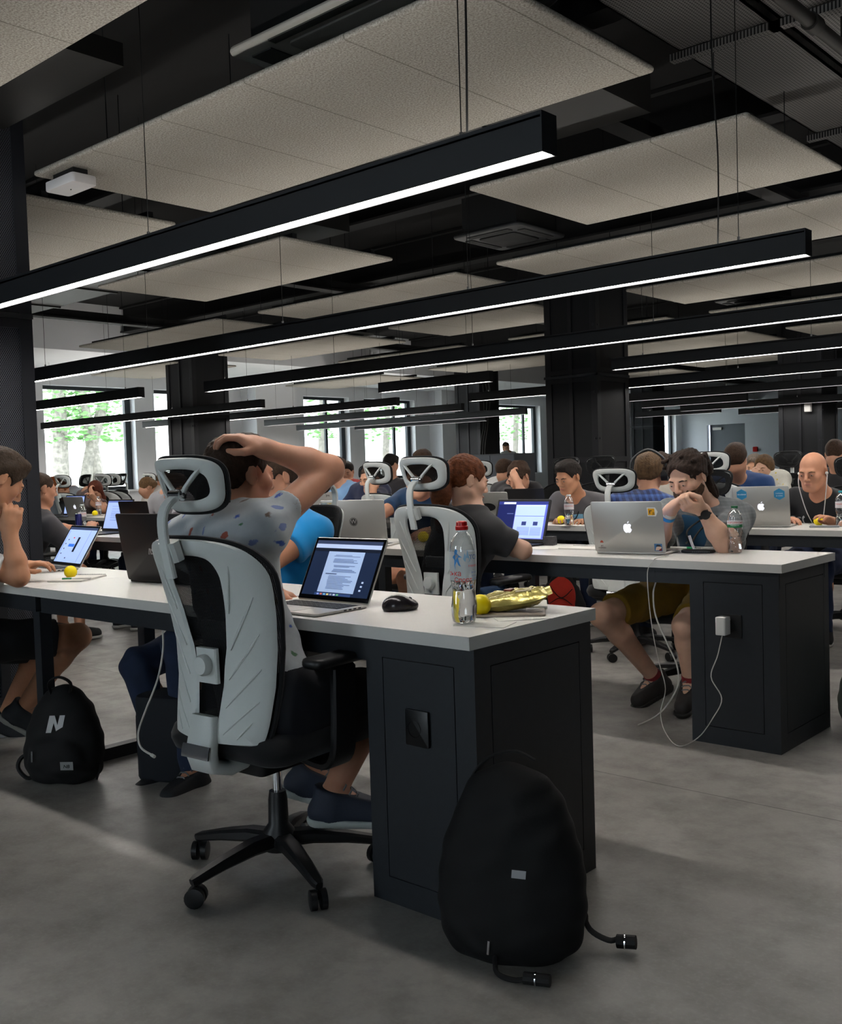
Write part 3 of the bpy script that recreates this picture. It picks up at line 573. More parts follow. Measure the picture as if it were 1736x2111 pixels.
# ------------------------------------------------------------------ office chair
def ribbon(mb, pts, hx, ht, X=(1, 0, 0)):
    pts = [Vector(p) for p in pts]; X = Vector(X); rings = []
    for i, p in enumerate(pts):
        t = (pts[min(i+1, len(pts)-1)]-pts[max(i-1, 0)]).normalized(); n = t.cross(X).normalized()
        w = hx[i] if isinstance(hx, (list, tuple)) else hx; h = ht[i] if isinstance(ht, (list, tuple)) else ht; b = min(w, h)*.45
        rings.append([p+X*sx*(w-bx)+n*sy*(h-by) for sx, sy, bx, by in ((1, 1, b, 0), (-1, 1, b, 0), (-1, 1, 0, b), (-1, -1, 0, b), (-1, -1, b, 0), (1, -1, b, 0), (1, -1, 0, b), (1, 1, 0, b))])
    return mb.rings(rings)
def chair_proto():
    o = empty('office_chair', 'x', 'chair')
    BY = lambda z: float(np.interp(z, [.385, .45, .6, .7, .8, .9, 1.0, 1.05], [-.262, -.252, -.232, -.234, -.254, -.284, -.322, -.34]))
    S = lambda x, z, off: Vector((x, BY(z)+1.5*x*x+off, z))
    HO = [(0, 1.0), (.08, .998), (.15, .985), (.197, .955), (.222, .90), (.215, .8), (.203, .7), (.194, .6), (.184, .5), (.172, .455), (.16, .447), (.10, .447), (.06, .447), (.03, .447), (0, .447)]
    HI = [(0, .955), (.05, .953), (.085, .94), (.098, .905), (.095, .86), (.085, .8), (.07, .72), (.058, .66), (.05, .6), (.045, .56), (.042, .53), (.040, .51), (.035, .5), (.02, .495), (0, .495)]
    def full(H):
        c = [Vector((x, z, 0)) for x, z in H]; c = catmull(c, 4); c = [(p.x, p.y) for p in c]; return c+[(-x, z) for x, z in reversed(c[1:-1])]
    FO, FI = full(HO), full(HI); rings = []
    for (ox, oz), (ix, iz) in zip(FO, FI):
        r = []
        for t, off in [(0, 0), (.06, -.009), (.3, -.012), (.5, -.013), (.7, -.012), (.94, -.009), (1, 0), (.94, .006), (.5, .006), (.06, .006)]:
            r.append(S(ix+(ox-ix)*t, iz+(oz-iz)*t, off))
        rings.append(r)
    rings.append(rings[0]); sh = MB().rings(rings, cap=False)
    ribbon(sh, [(0, -.255, .52), (0, -.262, .47), (0, -.272, .42), (0, -.262, .385), (0, -.2, .365), (0, -.08, .375)], [.043, .05, .052, .05, .045, .04], [.014, .016, .02, .02, .018, .015])
    rb = sh
    for sx in (-1, 1):
        for (x1, z1, x2, z2) in ((.105, .80, .14, .93), (.09, .70, .18, .845), (.08, .62, .175, .745), (.072, .545, .17, .65), (.068, .475, .165, .565), (.11, .465, .15, .51)):
            rb.tube([S(sx*(x1+(x2-x1)*t), z1+(z2-z1)*t, -.0125) for t in (0, .25, .5, .75, 1)], [.0015, .0035, .0035, .0035, .0015], 6)
    shell = sh.build('back_shell', WHITEP, o, angle=50)
    cs = MB(); ribbon(cs, [(0, -.2875, .446), (0, -.2935, .430), (0, -.2955, .412)], .0535, .004); cs.build('chrome_strip', CHROME, shell)
    me_ = MB(); rows = [p for p in FO[:len(FO)//2+1]]; R = []
    for x, z in rows: R.append([S(max(x, .004)*1.015*c, z+.002, .016) for c in np.linspace(-1, 1, 11)])
    vs = [v for r in R for v in r]; me_.add(vs, [(i*11+j, i*11+j+1, (i+1)*11+j+1, (i+1)*11+j) for i in range(len(R)-1) for j in range(10)])
    me_.build('back_mesh', CMESH, o)
    ed = MB().tube([S(x*1.02, z+.002, .014) for x, z in FO]+[S(FO[0][0], FO[0][1]+.002, .014)], .007, 8, cap=False); ed.build('back_edging', BLKF, o)
    lb = MB(); ribbon(lb, [(0, BY(z)-.004, z) for z in (.605, .66, .70)], .04, .008); kn = lb.build('lumbar_bracket', WHITEP, o)
    MB().lathe([(.026, 0), (.029, .006), (.029, .018), (.024, .026), (.004, .028)], 20, T=basis((1, 0, 0), (0, 0, 1), (0, -1, 0), (0, -.242, .655))).build('lumbar_knob', WHITEP, kn)
    MB().rbox(-.05, -.02, 0, .05, .02, .05, .01, T=T3((0, -.20, .72))).build('lumbar_pad', WHITEP, o)
    # headrest
    st = MB(); ribbon(st, catmull([(0, -.345, .90), (0, -.358, .96), (0, -.368, 1.02), (0, -.365, 1.07), (0, -.34, 1.10), (0, -.305, 1.115)], 3), .0165, .007)
    ribbon(st, [(0, -.335, .945), (0, -.352, .995)], .03, .017); st.build('headrest_stem', WHITEP, o)
    HZ = 1.14; HS = lambda x, z, off: Vector((x, -.305+2.6*x*x-.35*(z-HZ)+off, z))
    def rr(w, h, p=3.2, n=48): return [(w*math.copysign(abs(math.cos(a))**(2/p), math.cos(a)), HZ+h*math.copysign(abs(math.sin(a))**(2/p), math.sin(a))) for a in [2*PI*i/n for i in range(n)]]
    A = rr(.126, .072, 3.6); A = [(x*(1+.10*(z-HZ)/.07), z) for x, z in A]; B = rr(.091, .042, 2.8); hr = []
    for (ox, oz), (ix, iz) in zip(A, B): hr.append([HS(ix+(ox-ix)*t, iz+(oz-iz)*t, f) for t, f in ((0, 0), (.1, -.008), (.5, -.011), (.9, -.008), (1, 0), (.5, .006))])
    hr.append(hr[0]); h = MB().rings(hr, cap=False)
    for sx in (-1, 1): ribbon(h, [HS(0.004*sx, 1.105, -.016), HS(.03*sx, 1.135, -.012), HS(.062*sx, 1.165, -.006), HS(.085*sx, 1.185, -.002)], .008, .006)
    hd = h.build('headrest_frame', WHITEP, o, angle=50); MB().cyl((-.022, -.318, 1.115), (.022, -.318, 1.115), .015, 14).cyl((-.026, -.318, 1.115), (.026, -.318, 1.115), .006, 10).build('pivot', CHROME, hd)
    g = MB(); R = []
    for z in np.linspace(-1, 1, 7):
        wz = .127*(1-abs(z)**3.6)**(1/3.6) if abs(z) < 1 else .065; R.append([HS(wz*c, HZ+.072*z, .012+.012*(1-c*c)*(1-z*z)) for c in np.linspace(-1, 1, 11)])
    g.add([v for r in R for v in r], [(i*11+j, i*11+j+1, (i+1)*11+j+1, (i+1)*11+j) for i in range(6) for j in range(10)]); g.build('headrest_mesh', CMESH, o)
    MB().tube([HS(x*1.01, HZ+(z-HZ)*1.02, .010) for x, z in A+A[:1]], .006, 8, cap=False).build('headrest_edging', BLKF, o)
    # seat
    MB().rbox(-.24, -.23, .385, .24, .25, .47, .09, 6, e=.42).build('seat', BLKF, o, angle=60)
    MB().rbox(-.09, -.14, .33, .09, .12, .39, .02).build('tilt_mechanism', BLKP, o)
    for sx in (-1, 1):
        a = MB(); ribbon(a, catmull([(sx*.13, .0, .372), (sx*.22, .0, .36), (sx*.262, -.005, .39), (sx*.268, .0, .46), (sx*.262, .01, .56), (sx*.255, .02, .64)], 4), [.045]*20+[.03], [.011]*21, X=(0, 1, 0)); arm = a.build('armrest_post', BLKP, o)
        MB().rbox(-.04, -.13, .640, .04, .13, .668, .03, 5, T=T3((sx*.25, .02, 0))).build('armrest_pad', BLKP, o, angle=50)
    # base
    b = MB(); b.lathe([(.045, .075), (.05, .10), (.045, .13), (.03, .15), (.028, .22), (.024, .245)], 20)
    for k in range(5):
        a = math.radians(-96+72*k); d = Vector((math.cos(a), math.sin(a), 0)); X = Vector((-d.y, d.x, 0))
        ribbon(b, [d*.02+Vector((0, 0, .105)), d*.10+Vector((0, 0, .105)), d*.2+Vector((0, 0, .09)), d*.285+Vector((0, 0, .072)), d*.30+Vector((0, 0, .068))], [.028, .026, .021, .016, .010], [.022, .02, .015, .012, .010], X=X)
    b.build('star_base', BLKP, o)
    MB().lathe([(.014, .24), (.014, .34)], 16).build('gas_cylinder', CHROME, o)
    for k in range(5):
        a = math.radians(-96+72*k); d = Vector((math.cos(a), math.sin(a), 0)); p = d*.288; tw = a+.7*(k+1); u = Vector((math.cos(tw), math.sin(tw), 0)); c = MB(); q = p+Vector((0, 0, .028))
        c.cyl(p+Vector((0, 0, .03)), p+Vector((0, 0, .07)), .007, 8)
        for s_ in (-1, 1): T = basis((0, 0, 1), u.cross(Vector((0, 0, 1)))*-1, u, q+u*s_*.014); c.lathe([(.018, -.010), (.0275, -.008), (.0275, .008), (.018, .010)], 18, T=T)
        c.build('caster', BLKP, o)
    return o
CHAIR = chair_proto(); _first = [True]
def chair(x, y, rz, lab, z=0, grp=None):
    if _first[0]:
        _first[0] = False; CHAIR.location = (x, y, z); CHAIR.rotation_euler = (0, 0, math.radians(rz)); CHAIR['label'] = lab; return CHAIR
    return dup(CHAIR, (x, y, z), math.radians(rz), lab, grp)
chair(-.71, -.03, 4, 'white-backed office chair nearest the camera, man in the printed shirt sits on it')
chair(-1.41, 1.70, 2, 'white-backed office chair behind the water bottle, red-haired woman with the ponytail on it')
chair(-1.54, 3.47, 8, 'white-backed office chair behind the stickered laptop, its headrest left of the headphone wearer').scale = (1, 1, .93)
chair(-1.95, 1.02, 176, 'black-meshed chair facing the camera, carrying the man in the bright blue polo')
chair(-.84, 2.86, 190, 'chair whose black headrest shows behind the dreadlocked man').scale = (1, 1, .91)
chair(-.80, 4.95, 185, 'chair with its black headrest seen behind the bald man').scale = (1, 1, .95)
chair(-2.75, 3.02, 180, 'chair under the person hidden behind the second white headrest')
chair(-2.72, -.35, 0, 'chair at the left edge under the young man in the white T-shirt')
chair(-5.2, 1.45, 0, 'chair behind the near column, man in the grey T-shirt on it')
chair(-2.2, 3.33, -5, 'empty white chair seen beyond the second headrest, smaller and left of it').location = at(842, 1060, y=3.25)*np.array([1, 1, 0])
# ------------------------------------------------------------------ laptops
KEYM = M('keyboard_black', '#18191b', .6); BEZ = M('glass_bezel', '#08090c', .15)
def scr(c): return M('screen_'+c, '#'+c, .3, emit=SCREEN, spec=.3)
APPLE = [(0, .30), (.12, .36), (.26, .36), (.38, .28), (.44, .18), (.33, .08), (.31, -.05), (.36, -.17), (.47, -.25), (.42, -.38), (.33, -.52), (.22, -.62), (.12, -.62), (0, -.57), (-.12, -.62), (-.22, -.62), (-.34, -.50), (-.44, -.32), (-.48, -.1), (-.45, .12), (-.36, .28), (-.24, .36), (-.12, .36)]
LEAF = [(.0, .42), (.02, .52), (.09, .62), (.2, .68), (.19, .58), (.12, .48), (.03, .42)]
def laptop(loc, rz, lab, w=.314, d=.22, op=108, kind='silver', screen=None, decor=None, thick=.016):
    o = empty('laptop', lab, 'laptop', loc, math.radians(rz)); body = ALU if kind == 'silver' else BLID
    MB().rbox(-w/2, -d, 0.001, w/2, 0, thick*.62, .012, T=None).build('base', body, o)
    kb = MB().mat(0); kb.box(-w*.44, -d*.52, thick*.62, w*.44, -d*.10, thick*.62+.0006)
    ks = kb.mat(1)
    for r in range(5):
        for c in range(13): ks.box(-w*.43+c*w*.0665, -d*.50+r*d*.079, thick*.62+.0006, -w*.43+c*w*.0665+w*.056, -d*.50+r*d*.079+d*.062, thick*.62+.0018)
    kb.build('keyboard', [KEYM, M('key_black', '#232427', .5)], o, smooth=False)
    MB().box(-w*.17, -d*.93, thick*.62, w*.17, -d*.58, thick*.62+.0005).build('trackpad', M('trackpad_'+kind, '#a5a39e' if kind == 'silver' else '#1b1b1c', .4), o, smooth=False)
    pt = MB()
    for i in range(4): pt.box(w/2-.0004, -d*.2-.02*i, .004, w/2+.0004, -d*.2-.02*i+.011, .008)
    pt.build('port', GROOVE, o, smooth=False)
    a = math.radians(op); T = Matrix.Translation((0, .001, thick*.6)) @ Matrix.Rotation(a-PI/2, 4, 'X') @ Matrix.Rotation(0, 4, 'Z')
    # lid local: x across, z up the lid, -y towards the user
    T = Matrix.Translation((0, 0, thick*.62)) @ Matrix.Rotation(-(a-PI/2), 4, 'X')
    lid = MB().rbox(-w/2, 0, -.0055, w/2, d, 0, .010, T=T @ basis((1, 0, 0), (0, 0, 1), (0, 1, 0), (0, .0055, .0))).build('lid', body, o)
    F = T @ basis((1, 0, 0), (0, 0, 1), (0, -1, 0), (0, -.0002, 0))     # plane seen by the user: (x, up)
    Bk = T @ basis((-1, 0, 0), (0, 0, 1), (0, 1, 0), (0, .0058, 0))   # plane seen from behind
    MB().box(-w/2+.003, .004, 0, w/2-.003, d-.003, .0006, F).build('bezel', BEZ if kind == 'silver' else BLKP, lid, smooth=False)
    sw, s0, s1 = w*.92, d*.085, d*.945
    if screen:
        s = MB(); ms = []
        for i, (x0, y0, x1, y1, c) in enumerate(screen):
            m_ = scr(c)
            if m_ not in ms: ms.append(m_)
            s.mat(ms.index(m_)).box(-sw/2+sw*x0, s0+(s1-s0)*y0, .0008, -sw/2+sw*x1, s0+(s1-s0)*y1, .0009+.00012*min(i, 12), F)
        s.build('screen', ms, lid, smooth=False)
    else: MB().box(-sw/2, s0, .0008, sw/2, s1, .001, F).build('screen', scr('2a3550'), lid, smooth=False)
    def lettering(): pass
    if decor: decor(lid, Bk, w, d)
    return o
def poly(mb, pts, T, t=.0005): return mb.prism(pts, 0, t, T)
def apple(lid, Bk, w, d, lit=True, s=.052):
    T = Bk @ Matrix.Translation((0, d*.5, .0002)); mm = M('logo_lit', '#f2f4ff', .4, emit=.9) if lit else M('logo_grey', '#6f6f70', .3)
    q = MB(); q.prism([(x*s*.8, y*s*.8) for x, y in APPLE], 0, .0004, T).prism([(x*s*.8, y*s*.8) for x, y in LEAF], 0, .0004, T); q.build('fruit_logo', mm, lid, smooth=False)
def sticker(lid, Bk, x, y, pts, col, texts=(), name='sticker', layers=()):
    T = Bk @ Matrix.Translation((x, y, .0002)); st = MB().prism(pts, 0, .0003, T).build(name, M('st_'+col, '#'+col, .5), lid, smooth=False)
    for i, (pp, c) in enumerate(layers): MB().prism(pp, .0003+.0001*i, .00045+.0001*i, T).build('sticker_print', M('st_'+c, '#'+c, .5), st, smooth=False)
    for (s_, tx, ty, sz, c) in texts: put_text(MB(), s_, sz, T @ Matrix.Translation((tx, ty, .0008)), .01).build('lettering', M('st_'+c, '#'+c, .5), st, smooth=False)
def hexa(r, rot=PI/6): return [(r*math.cos(rot+k*PI/3), r*math.sin(rot+k*PI/3)) for k in range(6)]
def rect(w, h): return [(-w/2, -h/2), (w/2, -h/2), (w/2, h/2), (-w/2, h/2)]
def lines(x0, x1, ys, h, col, rnd): return [(x0+rnd.uniform(0, .02), y, x1-rnd.uniform(0, (x1-x0)*.35), y+h, col) for y in ys]
rn = random.Random(2)
page = [(0, 0, 1, 1, '16233c'), (0, .94, 1, 1, '2b3550'), (0, .86, 1, .935, 'a3b4d6'), (0, .80, 1, .86, '0e1626'), (.23, .06, .78, .80, '93a9cc'), (.2, .0, .75, .045, '2b3f6a')]
page += lines(.33, .74, [.73, .71, .66, .64, .62, .60], .010, '5d6f92', rn)+lines(.36, .74, [.54, .52, .47, .45, .43], .010, '5d6f92', rn)+[(.28, .385, .45, .40, '3c4b6c')]+lines(.33, .72, [.35, .325, .30, .275, .25, .225, .20, .175, .15, .125], .009, '5d6f92', rn)
page += [(.86, .25, .885, .28, 'a3b4d6'), (.855, .18, .88, .21, 'a3b4d6'), (.85, .11, .875, .14, 'a3b4d6')]+[(.24+.05*i, .008, .27+.05*i, .036, c) for i, c in enumerate(('7a8fd0', 'c06a55', '6aa5c8', 'd0c070', '8890a0', 'b0b8c8', '5fa070'))]
edit = [(0, 0, 1, 1, '9db4dd'), (0, .93, 1, 1, '33405e'), (.03, .05, .05, .9, '6f84b0'), (.8, .02, .81, .92, '7288b4'), (.24, .44, .45, .52, '2f6bd0'), (.47, .3, .54, .72, '0d1420'), (.14, .62, .17, .65, '202a3c'), (.10, .5, .13, .53, '202a3c'), (.12, .36, .15, .39, '202a3c'), (.1, .22, .13, .25, '202a3c'), (.33, .1, .36, .13, '202a3c'), (.3, .68, .34, .71, 'c03a3a')]
web = [(0, 0, 1, 1, '5461b8'), (0, .0, .36, .92, '161e52'), (0, .92, 1, 1, '2b3478'), (.1, .93, .35, .98, 'dfe5f5'), (.37, .02, .96, .88, 'a9bee6'), (.37, .60, .96, .615, '5b6fae'), (.37, .88, .96, .905, 'c9d5ef'), (.2, .66, .33, .68, '55619a')]
web += [(.53, .36, .62, .46, '2c376f'), (.76, .36, .85, .46, '2c376f')]+[(.45+.0*i, .1+.028*i, .70, .112+.028*i, '7c90bd') for i in range(8)]+[(.72, .1+.028*i, .93, .112+.028*i, '7c90bd') for i in range(8)]
doc = [(0, 0, 1, 1, '9fb6ea'), (0, .94, 1, 1, '5b6fae')]+lines(.2, .8, [.8, .7, .62, .55, .5, .45, .38, .3], .012, '7087bd', rn)
def on_desk(u, v, dz=.0): p = at(u, v, z=.75); return (p[0], p[1], .75+dz)
laptop(tuple(at(684, 1247, z=.75)), 1, 'open silver laptop with a document on screen, on the near desk beside the mouse', .314, .215, 117, 'silver', page, lambda l, B, w, d: apple(l, B, w, d))
def deco_js(l, B, w, d):
    apple(l, B, w, d)
    sticker(l, B, w*.36, d*.80, [(-.022, -.020), (.016, -.020), (.026, 0), (.016, .020), (-.022, .020)], 'e8e6df', [('r', -.007, .002, .034, '1c1c1c'), ('JS', .007, -.008, .014, '1c1c1c')], layers=[([(-.018, -.015), (.012, -.015), (.012, .015), (-.018, .015)], 'e9a80c')])
    sticker(l, B, -w*.39, d*.14, [(.009*math.cos(a)*.9, .011+.011*math.sin(a)) for a in [PI*i/8 for i in range(9)]], 'a33a1c', [('BIT', 0, -.004, .009, '3a2020'), ('HOPPERS', 0, -.013, .009, '3a2020')])
    sticker(l, B, w*.40, d*.11, rect(.036, .034), '3f6f9c', layers=[([(-.014, -.014), (.004, -.012), (.016, .0), (.006, .008), (-.01, .0)], 'd5b7a0'), ([(-.012, .006), (-.004, .013), (.008, .012), (.014, .004), (.0, .004)], '20202a'), ([(.0, -.015), (.015, -.015), (.016, -.004), (.006, -.008)], '6a1c22')])
laptop((-.76, 2.09, .75), 188, 'silver laptop with several stickers and a lit logo before the dreadlocked man', .335, .235, 102, 'silver', doc, deco_js)
def deco_hex(l, B, w, d):
    apple(l, B, w, d)
    sticker(l, B, -w*.33, d*.80, hexa(.033), '3a97c8', [('RELUDENIX', 0, 0, .0095, 'e8f2f8')]); sticker(l, B, w*.33, d*.80, hexa(.035), '3a97c8', [('CAFFEINE', 0, .004, .0095, 'e8f2f8'), ('& CODE', 0, -.010, .010, 'e8f2f8')])
pL, pR = at(1524, 1090, z=.75), at(1637, 1091, z=.75)
laptop((-.93, 3.92, .75), 192, 'silver laptop with two blue hexagon stickers before the bald man', .325, .24, 101, 'silver', doc, deco_hex)
def deco_w(l, B, w, d):
    T = B @ Matrix.Translation((0, d*.52, .0002)); g = M('logo_dark', '#3c3b3a', .4); q = MB(); n = 28; r0, r1 = .021, .0235
    q.rings([[T @ Vector((r*math.cos(2*PI*i/n), r*math.sin(2*PI*i/n), z)) for r, z in ((r0, 0), (r1, 0), (r1, .0005), (r0, .0005))] for i in list(range(n))+[0]], cap=False)
    q.prism([(.019*math.cos(2*PI*i/24), .019*math.sin(2*PI*i/24)) for i in range(24)], 0, .0004, T); o = q.build('round_logo', g, l, smooth=False)
    put_text(MB(), 'W', .034, T @ Matrix.Translation((0, 0, .0006)), .01).build('lettering', M('st_aeaca8', '#aeaca8', .5), o, smooth=False)
    sticker(l, B, w*-.39, d*.93, rect(.055, .016), 'd8dcd0', [('WORD', -.014, 0, .011, '2f7fb8'), ('CAMP', .014, 0, .011, 'd0a51c')])
pw = at(752, 1124, z=.75)
laptop(tuple(at(735, 1127, z=.75)), 202, 'wide silver laptop with a round W emblem on the second-row desk', .375, .25, 100, 'silver', doc, deco_w)
def deco_asus(l, B, w, d):
    T = B @ Matrix.Translation((0.0, d*.44, .0002)); put_text(MB(), '/ISUS', .034, T, .01).build('lettering', M('st_c9c9c9', '#c9c9c9', .3, .6), l, smooth=False)
laptop((-1.80, .335, .75), 186, 'large black laptop seen from behind, left of the near chair', .39, .27, 101, 'black', doc, deco_asus)
laptop(tuple(at(134, 1171, z=.75)), -5, 'slim laptop with a bright design window, in front of the man in the white T-shirt', .314, .215, 122, 'silver', edit)
laptop(tuple(at(1066, 1122, z=.75)), -2, 'black laptop with a blue web page in front of the red-haired woman', .355, .235, 108, 'black', web)
bl = laptop(tuple(at(236, 1098, z=.75)), 0, 'laptop with a pale document on screen used by the man in the grey T-shirt', .36, .25, 106, 'black', doc)
laptop(tuple(at(286, 1101, z=.75)), 184, 'small black laptop, lid towards the camera, behind the pale document screen', .34, .235, 100, 'black', doc)
laptop(tuple(at(160, 1066, z=.75)), 190, 'distant silver laptop with a glowing logo in front of the woman hiding her face', .314, .22, 104, 'silver', doc, lambda l, B, w, d: apple(l, B, w, d))
laptop(tuple(at(128, 1062, z=.75)), -35, 'tilted bright tablet-like laptop near the face of the man in grey', .28, .2, 115, 'black', [(0, 0, 1, 1, 'c8f0ee'), (0, .6, 1, .7, '8a9aa0')])
def deco_letters(l, B, w, d):
    apple(l, B, w, d, s=.045); sticker(l, B, w*.3, d*.86, rect(.05, .018), 'b3b1ac', [('Java', 0, 0, .028, '2a2a2a')], name='sticker')
laptop(tuple(at(668, 1068, z=.75)), 186, 'silver laptop with dark lettering at its top corner, beside the raised elbow', .314, .23, 102, 'silver', doc, deco_letters)
def deco_bat(l, B, w, d): sticker(l, B, 0, d*.55, [(.06*math.cos(a), .028*math.sin(a)) for a in [2*PI*i/20 for i in range(20)]], '1b1a1c')
laptop(tuple(at(1012, 1085, z=.75)), 186, 'silver laptop with one dark oval sticker behind the red-haired woman', .325, .23, 100, 'silver', doc, deco_bat)
laptop(tuple(at(1088, 1074, z=.75)), 184, 'dark grey laptop lid in front of the boy covering his face', .34, .235, 100, 'black', doc).children[0].data
laptop(tuple(at(1590, 1036, z=.75)), 8, 'open laptop with a blue screen behind the bald man\'s laptop', .33, .23, 104, 'black', [(0, 0, 1, 1, '8496dc'), (.55, .0, .95, .6, '1a2038'), (0, .9, 1, 1, '46508c')])
laptop(tuple(at(150, 1064, z=.75)), 10, 'faraway open laptop with a blue page, left of the woman hiding her face', .33, .23, 104, 'black', doc)
laptop(tuple(at(640, 1048, z=.75)), 15, 'faraway white laptop partly behind the raised forearm', .30, .21, 104, 'silver', doc)
# ------------------------------------------------------------------ bottles
def bottle(loc, lab, h=.255, r=.033, cap=RED, sport=False, texts=(), bands=(), rz=0, lvl=.45, tint=None):
    o = empty('water_bottle', lab, 'bottle', loc, rz); P = [(.004, .004), (r*.55, .001), (r*.86, .006), (r*.96, .02), (r*1.0, .05), (r*.93, h*.27), (r*.86, h*.33), (r*.9, h*.38), (r*1.0, h*.42), (r*1.0, h*.70), (r*.96, h*.76), (r*.82, h*.82), (r*.56, h*.87), (r*.40, h*.895), (r*.40, h*.93)]
    pc = []
    for i in range(len(P)-1):
        for k in range(3): t = k/3; pc.append((P[i][0]*(1-t)+P[i+1][0]*t, P[i][1]*(1-t)+P[i+1][1]*t))
    pc.append(P[-1]); n = 36; rings = []
    for rr_, z in pc:
        amp = .035 if z < h*.36 else 0
        rings.append([Vector((rr_*(1+amp*math.cos(5*a+z*40))*math.cos(a), rr_*(1+amp*math.cos(5*a+z*40))*math.sin(a), z)) for a in [2*PI*i/n for i in range(n)]])
    MB().rings(rings, cap=False).build('shell', CLEAR, o, angle=60)
    wl = [[v*1 for v in q] for q in rings if q[0].z <= h*lvl]; wl = [[Vector((v.x*.965, v.y*.965, v.z+.0008)) for v in q] for q in wl]
    if wl: MB().rings(wl).build('water', WATER, o, angle=60)
    c = MB()
    if sport: c.lathe([(r*.48, h*.915), (r*.50, h*.925), (r*.50, h*.95), (r*.44, h*.955), (r*.43, h*.99), (r*.36, h*1.0), (.001, h*1.002)], 24)
    else: c.lathe([(r*.46, h*.925), (r*.47, h*.93), (r*.47, h*.965), (r*.44, h*.97), (.001, h*.97)], 24)
    c.build('cap', cap, o); MB().lathe([(r*.44, h*.905), (r*.47, h*.908), (r*.47, h*.918), (r*.44, h*.92)], 20).build('neck_ring', CLEAR if not sport else M('ring_white', '#c9cacb', .4), o)
    lbm = bpy.data.materials.get('label_film') or M('label_film', '#dfe6ea', .4, alpha=.42)
    z0, z1 = (h*.42, h*.72) if not bands else (bands[0][0], bands[-1][1])
    def arc(z0, z1, rr_, a0=0, a1=2*PI, n=32): return [[Vector((rr_*math.cos(a), rr_*math.sin(a), z)) for a in np.linspace(a0, a1, n)] for z in (z0, z1)]
    lb = None
    for (b0, b1, m_) in (bands or ((h*.43, h*.71, lbm),)):
        q = MB().rings(arc(b0, b1, r*1.012), cap=False, closed=False).build('label', m_, o if lb is None else o)
        lb = lb or q
    for (s_, ang, z, sz, col) in texts:
        v, f = text_vf(s_, sz, .01); rr_ = r*1.02; vs = [(rr_*math.cos(ang+a/rr_), rr_*math.sin(ang+a/rr_), z+b) for a, b, c_ in v]
        MB().add(vs, f).build('lettering', M('ink_'+col, '#'+col, .5), lb, smooth=False)
    return o
va = math.atan2(CP[1]-.166, CP[0]+.15)
b1 = bottle((-.15, .166, .75), 'clear water bottle with a red sport cap standing on the near desk', .272, .0345, RED, True, lvl=.42,
    texts=[('ська', va-.75, .136, .020, 'b82a22'), ('Спорт', va+.0, .119, .017, 'c02a20'), ('TCH', va+1.0, .178, .017, '2c4f8c'), ('МИНЕРАЛ', va+1.0, .155, .008, 'b82a22'), ('~..-.', va+.95, .146, .007, '33415c'), ('BODA', va+1.0, .138, .008, '4a5f98'), ('%%%%', va+1.02, .129, .008, '4a5f98'), ('####', va+1.02, .122, .008, '6a77a0')])
q = MB(); r_ = .0352; a_ = va-.55; bp = [(0, .215), (.006, .211), (.004, .203), (.010, .198), (.018, .192), (.012, .193), (.007, .192), (.010, .180), (.014, .168), (.008, .172), (.003, .182), (-.002, .172), (-.001, .158), (-.005, .172), (-.004, .186), (-.010, .192), (-.008, .196), (-.003, .2), (-.004, .207)]
q.add([(r_*math.cos(a_+x/r_), r_*math.sin(a_+x/r_), z-.014) for x, z in bp], [tuple(range(len(bp)))]); q.build('player_print', M('ink_blue', '#2f7fc0', .5), b1, smooth=False)
q = MB(); a_ = va+.15; bp = [(-.004, .188), (.0, .205), (.004, .196), (.008, .212), (.013, .190), (.016, .182), (.010, .180), (.0, .182)]
q.add([(r_*math.cos(a_+x/r_), r_*math.sin(a_+x/r_), z-.014) for x, z in bp], [tuple(range(len(bp)))]); q.build('mountain_print', M('ink_sky', '#7fb4dc', .5, alpha=.6), b1, smooth=False)
GRN = M('green_cap', '#0c5a34', .4); GL = M('label_green', '#12703f', .5); RW = M('label_white', '#d8d6d6', .5); WCAP = M('white_cap', '#cfd3d6', .4)
vb = math.atan2(CP[1]-2.3, CP[0]+.37); hb = .215
bottle(on_desk(1516, 1141), 'clear water bottle with a green cap and green label on the second-row desk end', hb, .032, GRN, False, bands=((.115, .128, GL), (.128, .145, RW)), texts=[('МОРШИНСЬКА', vb+.1, .136, .011, 'c8201c'), ('Моршинська', vb, .124, .006, 'e8eef0')], lvl=.35)
def small_bottle(u, v, lab, capm=WCAP, h=.215): vb = 0; p = on_desk(u, v); a = math.atan2(CP[1]-p[1], CP[0]-p[0]); return bottle(p, lab, h, .032, capm, False, bands=((.11, .146, M('label_pale', '#d5cfd0', .5)),), texts=[('МОРШИНСЬКА', a, .132, .010, 'c8201c')], lvl=.35)
small_bottle(1174, 1084, 'water bottle with a white cap before the boy in the dark grey shirt'); small_bottle(171, 1093, 'water bottle with a white cap on the far left desk beside the blue can')
small_bottle(204, 1062, 'smaller-looking water bottle right of the yellow ball on the far left desk'); small_bottle(338, 1099, 'water bottle half hidden behind the near chair\'s headrest post'); small_bottle(1735, 1086, 'turquoise-labelled water bottle cut by the right edge', M('teal', '#2aa6b8', .4))
small_bottle(1597, 1028, 'dark green-capped bottle behind the bald man\'s laptop', GRN, .19); small_bottle(806, 1071, 'bottle showing through the mesh of the second white chair')
